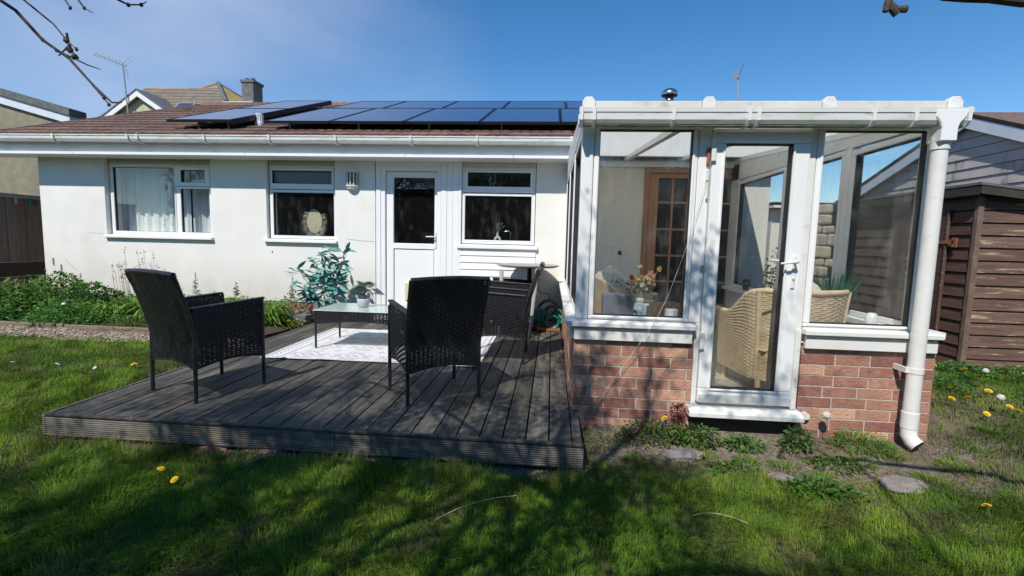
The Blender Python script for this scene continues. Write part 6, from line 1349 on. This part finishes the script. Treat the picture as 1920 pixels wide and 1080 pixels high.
# ------------------------------------------------------------------ left neighbour, fence
ln_ = thing('sloping_roof_annexe', 'buff rendered neighbouring annexe with a sloping grey verge at the left edge', 'building', (-11, 5.5, 0))
def vz_(x): return 3.794 + (-9.477 - x) * .2645
MB().add([(-15, 5.5, 0), (-9.54, 5.5, 0), (-9.54, 5.5, vz_(-9.54) - .18), (-15, 5.5, vz_(-15) - .18), (-15, 6, 0), (-9.54, 6, 0), (-9.54, 6, vz_(-9.54) - .18), (-15, 6, vz_(-15) - .18)], [(0, 1, 2, 3), (7, 6, 5, 4), (1, 5, 6, 2), (0, 3, 7, 4), (3, 2, 6, 7)]).build('wall', M['annexe'], ln_)
for nm_, m__, y0_, a_, b_ in (('fascia', 'bluewhite', 5.44, -.30, -.135), ('roof_edge', 'felt', 5.40, -.133, .0)):
    xr = -9.50 if nm_ == 'fascia' else -9.46
    MB().add([(-15, y0_, vz_(-15) + a_), (xr, y0_, vz_(xr) + a_), (xr, y0_, vz_(xr) + b_), (-15, y0_, vz_(-15) + b_), (-15, 5.75, vz_(-15) + a_), (xr, 5.75, vz_(xr) + a_), (xr, 5.75, vz_(xr) + b_), (-15, 5.75, vz_(-15) + b_)], [(0, 1, 2, 3), (7, 6, 5, 4), (0, 4, 5, 1), (1, 5, 6, 2), (3, 2, 6, 7)]).build(nm_, M[m__], ln_)
fe = thing('timber_fence', 'brown boarded fence with grey capping left of the bungalow', 'fence', (-8.75, 3.5, .1))
for k in range(24):
    y = 1.2 + k * .142; MB().box(-8.755 + (.010 if k % 2 else 0), -8.735 + (.010 if k % 2 else 0), y, y + .148, .88, 1.93).build('fence_board', M['fence'], fe)
for k, z in enumerate((.28, .52, .76)): MB().box(-8.745, -8.705, 1.2, 4.6, z - .117, z + .117).build('gravel_board', M['gravelboard'], fe)
MB().box(-8.78, -8.70, 1.2, 4.65, 1.935, 1.985).build('capping', M['fencecap'], fe)
for i, (y, c_) in enumerate(((3.72, (.7, .7, .66)), (3.92, (.03, .35, .3)), (4.02, (.02, .2, .17)))):
    q = MB().box(-8.70, -8.685, y, y + .012, 1.82, 1.92).box(-8.70, -8.685, y + .02, y + .032, 1.82, 1.91).box(-8.70, -8.685, y + .005, y + .028, 1.86, 1.875)
    tag(q.build('clothes_peg', mat('peg_plastic_%d' % i, c_)), ['white clothes peg hanging from the fence capping', 'turquoise clothes peg hanging from the fence capping, middle', 'dark teal clothes peg nearest the bungalow corner'][i], 'clothes peg')

# ------------------------------------------------------------------ distant house with hipped slate roof
dh = thing('slate_roof_house', 'distant house with hipped slate roof, white gabled dormer and chimney', 'house', (-16, 18, 0))
MB().box(-20.3, -13.0, 16.9, 24, 0, 6.3).build('wall', M['pebbledash'], dh)
e0, e1 = (-20.37, 16.6, 6.43), (-13.9, 16.6, 6.40); r0, rk, r1, r2 = (-19.47, 18.3, 8.24), (-16.45, 18.3, 8.30), (-16.86, 18.3, 8.21), (-15.81, 18.3, 8.48)
h90 = Vector(r2).lerp(Vector(e1), .13)
for k in range(20):
    t0, t1 = k / 20, (k + 1) / 20
    A_, B_, C_, D_ = Vector(e0).lerp(Vector(r0), t0), Vector(e1).lerp(h90, t0), Vector(e1).lerp(h90, t1), Vector(e0).lerp(Vector(r0), t1)
    up_ = Vector((0, -.02, .02)); q = MB(); q.add([A_ + up_, B_ + up_, C_, D_, A_ - up_ * 1.5, B_ - up_ * 1.5], [(0, 1, 2, 3), (4, 5, 1, 0)]); q.build('slate_course', M['slate'], dh)
MB().add([h90, Vector(r2), Vector(rk), Vector(r1), Vector(r0)], [(0, 1, 2, 3, 4)]).build('upper_slope', M['slate'], dh)
M['slateorange'] = mat('lichened_slate', (.36, .24, .09), (.42, .31, .15), 3, .9, .4, 20)
MB().add([Vector(r2), Vector((-14.8, 17.4, 7.37)), Vector((-14.83, 19.0, 7.86))], [(0, 1, 2)]).build('hip_slope', M['slateorange'], dh)
MB().add([Vector((-20.37, 20.0, 6.4)), Vector(r0), Vector(e0)], [(0, 1, 2)]).build('hip_slope', M['slate'], dh)
MB().tube([Vector(r0), Vector(r1), Vector(rk), Vector(r2)], .06, 8).build('ridge', M['slateorange'], dh); MB().tube([Vector(r2), Vector((-14.8, 17.4, 7.37))], .10, 8).build('hip_tile', M['felt'], dh); MB().tube([Vector(r2), Vector((-14.83, 19.0, 7.86))], .05, 8).build('hip_tile', M['slatedark'], dh)
MB().box(-14.9, -13.5, 17.3, 18.9, 7.28, 7.36).build('flat_ledge', M['bluewhite'], dh)
slab([(-15.2, 16.4, 6.55), (-12.9, 16.4, 6.45), (-12.9, 18.4, 7.2), (-15.2, 17.3, 7.28)], .1).build('lower_roof', M['slateorange'], dh)
# dormer gable in front
MB().add([(-19.3, 16.2, 4.5), (-16.4, 16.2, 4.5), (-16.4, 16.2, 6.35), (-17.85, 16.2, 7.30), (-19.3, 16.2, 6.35), (-19.3, 18, 4.5), (-16.4, 18, 4.5), (-16.4, 18, 6.35), (-17.85, 18, 7.30), (-19.3, 18, 6.35)], [(0, 1, 2, 3, 4), (0, 4, 9, 5), (1, 6, 7, 2)]).build('gable_wall', M['pebbledash'], dh)
for (xa, za, xb, zb_) in ((-19.75, 6.10, -17.80, 7.42), (-17.80, 7.42, -16.20, 6.38)):
    MB().add([(xa, 15.98, za), (xb, 15.98, zb_), (xb, 15.98, zb_ - .22), (xa, 15.98, za - .22), (xa, 16.04, za), (xb, 16.04, zb_), (xb, 16.04, zb_ - .22), (xa, 16.04, za - .22)], [(0, 1, 2, 3), (7, 6, 5, 4), (0, 4, 5, 1), (3, 2, 6, 7)]).build('bargeboard', M['white'], dh)
    MB().add([(xa, 15.96, za + .03), (xb, 15.96, zb_ + .03), (xb, 19, zb_ + .03), (xa, 19, za + .03), (xa, 15.96, za + .10), (xb, 15.96, zb_ + .10), (xb, 19, zb_ + .10), (xa, 19, za + .10)], [(0, 1, 2, 3), (7, 6, 5, 4), (0, 4, 5, 1)]).build('gable_roof', M['slatedark'], dh)
# roof light, chimney
rl = MB().box(-.40, .40, -.26, .26, 0, .08).build('rooflight', M['alu'], dh, local=True); rl.location = Vector((-16.55, 17.15, 7.06)) - Vector((-16, 18, 0)); rl.rotation_euler = (R(46), 0, 0)
MB().box(-.34, .34, -.20, .20, .08, .095).build('pane', M['panel'], rl, local=True)
MB().box(-14.06, -13.50, 17.4, 18.1, 6.8, 8.22).build('chimney', M['chimney'], dh, bevel=.02); MB().box(-14.10, -13.46, 17.36, 18.14, 8.22, 8.33).build('chimney_cap', M['chimney'], dh)
for x in (-13.93, -13.66): MB().lathe([(.085, 8.33), (.075, 8.42), (.095, 8.45)], (x, 17.65, 0), 12).build('chimney_pot', M['slatedark'], dh)
# aerials
def aerial(label, x, y, z0, z1, boomdir, bl, n_el):
    t = thing('tv_aerial', label, 'aerial', (x, y, z0)); MB().tube([(x, y, z0), (x - .06 * (z1 - z0), y, z1)], .028, 6).build('mast', M['alu'], t)
    tx = x - .06 * (z1 - z0); d = Vector(boomdir).normalized(); p0 = Vector((tx, y, z1 - .06)) - d * .12 * bl; p1 = p0 + d * bl
    MB().tube([p0, p1], .018, 6).build('boom', M['alu'], t); sd_ = d.cross(Vector((0, 0, 1))).normalized() if abs(d.z) < .9 else Vector((1, 0, 0)); up_ = sd_.cross(d)
    for k in range(n_el):
        p = p0 + (p1 - p0) * (k + .5) / n_el; e_ = (sd_ * .5 + up_ * .5).normalized() * .16; MB().tube([p - e_, p + e_], .009, 5).build('element', M['alu'], t)
    for s_ in (-1, 1):
        for k in (0, 1): p = p0 + d * (.05 + .15 * k); MB().tube([p, p + up_ * .48 * s_ - d * .20 + sd_ * .1], .008, 5).build('reflector', M['alu'], t)
    return t
aerial('tv aerial on a tall mast beside the distant white gable', -18.15, 15.9, 6.3, 8.52, (-1, -.2, .36), 1.3, 9)
aerial('tv aerial seen end on above the conservatory roof', 7.05, 16, 5.2, 7.95, (.12, .9, .45), .9, 8)

# ------------------------------------------------------------------ trees: the bare apple tree overhead and trees behind the viewer
nolook = False
def inview(p):
    q = p - Vector((0, -3.286, 1.40)); dd_ = q.dot(az)
    if dd_ < .15: return False
    return abs(q.dot(ax)) < dd_ * 1.16 and -.7 < q.dot(ay) / dd_ < .67
def grow(mb, tips, p, d, r, ln, depth, spread, up=.15, nseg=4, minr=.003):
    pts = [p.copy()]; rs = [r]
    for k in range(nseg):
        d = (d + Vector((random.gauss(0, .16), random.gauss(0, .16), random.gauss(0, .12) + up * .1))).normalized(); pn_ = p + d * ln / nseg
        if nolook and inview(pn_): break
        p = pn_; pts.append(p.copy()); rs.append(max(minr, r * (1 - .38 * (k + 1) / nseg)))
        if depth <= 2: tips.append((p.copy(), d.copy(), depth))
    if len(pts) < 3: return
    mb.tube(pts, rs, 7 if r > .03 else 5, cap=False)
    if depth == 0: return
    nb = random.choice((2, 3, 3)) if depth > 1 else 3
    for k in range(nb):
        ax_ = d.orthogonal().normalized(); ax_.rotate(Matrix.Rotation(random.random() * 6.28, 3, d)); nd = (d + ax_ * random.uniform(.5, 1) * spread).normalized(); nd.z += up * .5; nd.normalize()
        st = pts[-1] if k < 2 else pts[-2]
        grow(mb, tips, st.copy(), nd, rs[-1] * random.uniform(.62, .82), ln * random.uniform(.62, .85), depth - 1, spread, up, nseg, minr)
nolook_leaves = True
def treeleaves(parent, tips, per, rad, ln, ca, cb, org, cap=40000, droop=.2):
    P = []; 
    for (p, d, dep) in tips:
        if random.random() < .25: continue
        k = int(per * random.uniform(.3, 1.6)); P.append(np.array([[p.x, p.y, p.z]]) + rng.normal(0, rad, (k, 3)))
    P = np.concatenate(P)[:cap]
    q_ = P - np.array([[0, -3.286, 1.40]]); d_ = q_ @ np.array(az); out_ = (d_ < -.05) | (np.abs(q_ @ np.array(ax)) > np.abs(d_) * 1.14 + .09) | (q_ @ np.array(ay) > np.abs(d_) * .64 + .09)
    if nolook_leaves: P = P[out_ & (np.linalg.norm(q_, axis=1) > .6)]
    n = len(P); return leaves('leaves', P, rng.normal(0, 1, (n, 3)), ln * rng.uniform(.6, 1.2, n), ln * .5, mixcol(ca, cb, n, .2), M['leaf'], parent, org=org)
random.seed(5); nolook = True
at_ = thing('apple_tree', 'apple tree with dark crooked twigs reaching in at the top of the picture', 'tree', (-2.6, -5.4, 0))
mbt = MB(); tips = []
mbt.tube([(-2.6, -5.4, -.1), (-2.55, -5.35, .8), (-2.45, -5.2, 1.7)], [.17, .14, .13], 10)
for (dv, ln0, r0) in (((.15, .55, .75), 1.25, .10), ((.75, .35, .65), 1.35, .095), ((-.35, .55, .7), 1.2, .085), ((1, .1, .55), 1.4, .085), ((.45, .75, .55), 1.3, .08), ((-.8, .3, .6), 1.1, .07)):
    grow(mbt, tips, Vector((-2.45, -5.2, 1.65)), Vector(dv).normalized(), r0, ln0, 4, .75, .12)
grow(mbt, tips, Vector((-.9, -3.6, 3.3)), Vector((.45, .35, .8)).normalized(), .035, .85, 3, .8, .1)
grow(mbt, tips, Vector((-.5, -4.0, 3.2)), Vector((1, .05, .30)).normalized(), .035, 1.0, 3, .8, .1)
grow(mbt, tips, Vector((-1.6, -4.6, 2.6)), Vector((-.55, .75, .75)).normalized(), .05, 1.15, 4, .75, .1)
grow(mbt, tips, Vector((-.9, -3.6, 3.3)), Vector((-.75, .45, .5)).normalized(), .04, 1.05, 4, .75, .1)
grow(mbt, tips, Vector((-.9, -3.6, 3.3)), Vector((-.1, .6, .8)).normalized(), .035, .9, 3, .8, .1)
nolook = False
# drop what would hang in front of the lens
mbt.build('trunk', M['bark'], at_)
tips = [t_ for t_ in tips if not inview(t_[0] + Vector((.15, 0, -.12))) and not inview(t_[0] - Vector((.15, 0, .12))) and not (t_[0].y > -2.9 and (t_[0].z - 1.4) < (t_[0].y + 3.286) * .75 + .25)]
def clearwall(p):
    t = -p.y; x_, z_ = p.x + .38 * t, p.z - 1.22 * t
    if .0 < x_ < 2.8 and z_ > 1.30 and random.random() < .93: return False
    t = 3.5 - p.y; x_, z_ = p.x + .38 * t, p.z - 1.22 * t
    return not (x_ < .2 and z_ > .5)
tips = [t_ for t_ in tips if clearwall(t_[0])]
treeleaves(at_, tips, 16, .064, .05, (.05, .12, .025), (.10, .19, .045), (-2.6, -5.4, 0))
print('tips', len(tips))
# twigs that reach into the picture
def wander(pts, amp=.06, k=5):
    out = []; pts = [Vector(p) for p in pts]
    for i in range(len(pts) - 1):
        for j in range(k): out.append(pts[i].lerp(pts[i + 1], j / k) + (Vector((random.gauss(0, amp), random.gauss(0, amp), random.gauss(0, amp))) * .5 if (i or j) else Vector((0, 0, 0))))
    return out + [pts[-1]]
def limb(mb, pts, rads, n, amp=.06, k=5):
    w_ = wander(pts, amp, k); m_ = len(w_) - 1; mb.tube(w_, [np.interp(i / m_ * (len(rads) - 1), range(len(rads)), rads) * random.uniform(.88, 1.14) for i in range(m_ + 1)], n)
TW = [[(-2.35, -1.55, 2.52), (-2.211, -1.5, 2.306), (-2.145, -1.5, 2.265), (-2.038, -1.5, 2.153), (-1.928, -1.5, 2.081), (-1.832, -1.5, 1.979), (-1.757, -1.5, 1.913), (-1.716, -1.5, 1.913)],
 [(-2.25, -1.5, 2.42), (-2.107, -1.5, 2.305), (-1.987, -1.5, 2.213), (-1.935, -1.5, 2.152), (-1.896, -1.5, 2.117)], [(-1.933, -1.5, 2.178), (-1.925, -1.5, 2.132), (-1.974, -1.5, 2.092)],
 [(-1.984, -1.5, 2.112), (-1.905, -1.5, 2.081), (-1.85, -1.5, 2.056), (-1.799, -1.5, 2.04)], [(-1.832, -1.5, 1.979), (-1.79, -1.5, 1.93), (-1.77, -1.5, 1.905)], [(-2.2, -1.5, 2.55), (-1.93, -1.5, 2.302), (-1.91, -1.5, 2.272)],
 [(-2.1, -1.5, 2.5), (-1.874, -1.5, 2.301), (-1.851, -1.5, 2.271), (-1.816, -1.5, 2.252)], [(-1.9, -1.5, 2.45), (-1.705, -1.5, 2.298), (-1.666, -1.5, 2.28), (-1.611, -1.5, 2.279), (-1.588, -1.5, 2.29)]]
TR = [[(-.9, -3.6, 3.3), (-1.6, -2.4, 3.0), (-2.2, -1.7, 2.75), (-2.35, -1.55, 2.52)], [(-2.2, -1.7, 2.75), (-2.25, -1.5, 2.42)], [(-2.2, -1.7, 2.75), (-2.2, -1.5, 2.55)], [(-2.2, -1.7, 2.75), (-2.1, -1.5, 2.5)], [(-1.6, -2.4, 3.0), (-1.9, -1.5, 2.45)]]
tw = MB()
for k, q in enumerate(TW):
    r0 = .0080 if k in (0,) else .0048
    tw.tube(q, [max(.0012, r0 * (1 - .9 * i / (len(q) - (0 if k else .3)))) * random.uniform(.9, 1.15) if k else max(.0022, r0 * (1 - .09 * i)) for i in range(len(q))], 7)
    for p in q[1:]:
        if random.random() < .45: tw.blob(p, .0065, .0065, .008, 7, 5, .4)
for q in ((-1.935, -1.5, 2.152), (-1.905, -1.5, 2.09), (-1.925, -1.5, 2.115)): tw.blob(q, .013, .010, .012, 7, 5, .6)
for q in TR: tw.tube(q, [.02, .016, .012, .009][:len(q)] if len(q) > 2 else [.010, .007], 7)
RT = [[(1.0, -1.9, 2.35), (.90, -1.9, 2.18), (.868, -1.9, 2.067), (.864, -1.9, 2.044), (.860, -1.9, 2.031)], [(.866, -1.9, 2.05), (.887, -1.9, 2.036), (.912, -1.9, 2.037)], [(.870, -1.9, 2.047), (.890, -1.9, 2.022)],
 [(1.9, -2.2, 2.35), (1.45, -1.95, 2.10), (1.198, -1.9, 2.055), (1.12, -1.9, 2.064), (1.055, -1.9, 2.064), (.996, -1.9, 2.062)]]
for k, q in enumerate(RT): tw.tube(q, [.022, .02, .019, .016, .013, .006] if k == 3 else [.010, .009, .010, .010, .007][:len(q)], 8)
limb(tw, [(-.5, -4.0, 3.2), (.8, -3.9, 3.1), (1.9, -3.2, 2.8), (2.2, -2.6, 2.55), (1.9, -2.2, 2.35)], [.03, .026, .022, .02, .019], 8); limb(tw, [(.8, -3.9, 3.1), (1.1, -2.6, 2.75), (1.0, -1.9, 2.35)], [.014, .011, .008], 7, .04)
limb(tw, [(-2.45, -5.2, 1.7), (-1.6, -4.6, 2.6), (-.9, -3.6, 3.3)], [.06, .045, .03], 8, .05); limb(tw, [(-1.6, -4.6, 2.6), (-.5, -4.0, 3.2)], [.04, .036], 8, .05)
tw.build('branch', M['bark'], at_)

nolook_leaves = False
# evergreen hedge added unseen, and trees, behind the viewer: what the window panes mirror
hd = thing('reflection_hedge', 'tall dark evergreen hedge added unseen behind the viewer for dark window reflections', 'hedge', (0, -15, 0))
MB().box(-22, 22, -16.6, -15.4, 0, 4.2).build('core', mat('hedge_core', (.012, .022, .010), (.02, .035, .015), 3, .9, 1, 6), hd)
n = 15000; P = np.stack([rng.uniform(-22, 22, n), rng.normal(-15.2, .25, n), rng.uniform(0, 4.9, n) ** 1.0], 1); P[:, 2] = P[:, 2] * (.85 + .3 * vnoise(P[:, 0], P[:, 1] * 0, 1.6, 3)); leaves('foliage', P, rng.normal(0, 1, (n, 3)) + np.array([[0, .8, .3]]), .30, .16, mixcol((.015, .04, .015), (.04, .08, .025), n, .25), M['leafdull'], hd, org=(0, -15, 0))
for i, (x, y, h_, lab) in enumerate(((-9, -12.5, 7.5, 'tall bushy tree behind the viewer at the left'), (-3, -13.5, 6.0, 'bushy tree behind the viewer near the apple tree'), (4, -13, 6.8, 'bushy tree behind the viewer at the right'), (11, -12, 7, 'bushy tree behind the viewer far right'))):
    t = thing('bushy_tree', lab, 'tree', (x, y, 0)); mb_ = MB(); tp_ = []; mb_.tube([(x, y, 0), (x, y, h_ * .35)], [.2, .14], 8)
    for k in range(5): grow(mb_, tp_, Vector((x, y, h_ * .33)), Vector((random.gauss(0, .6), random.gauss(0, .6), 1)).normalized(), .1, h_ * .25, 3, .7, .1)
    mb_.build('trunk', M['bark'], t); treeleaves(t, tp_, 12, .28, .16, (.02, .055, .018), (.05, .10, .03), (x, y, 0), 9000)
print('objects', len(bpy.data.objects))
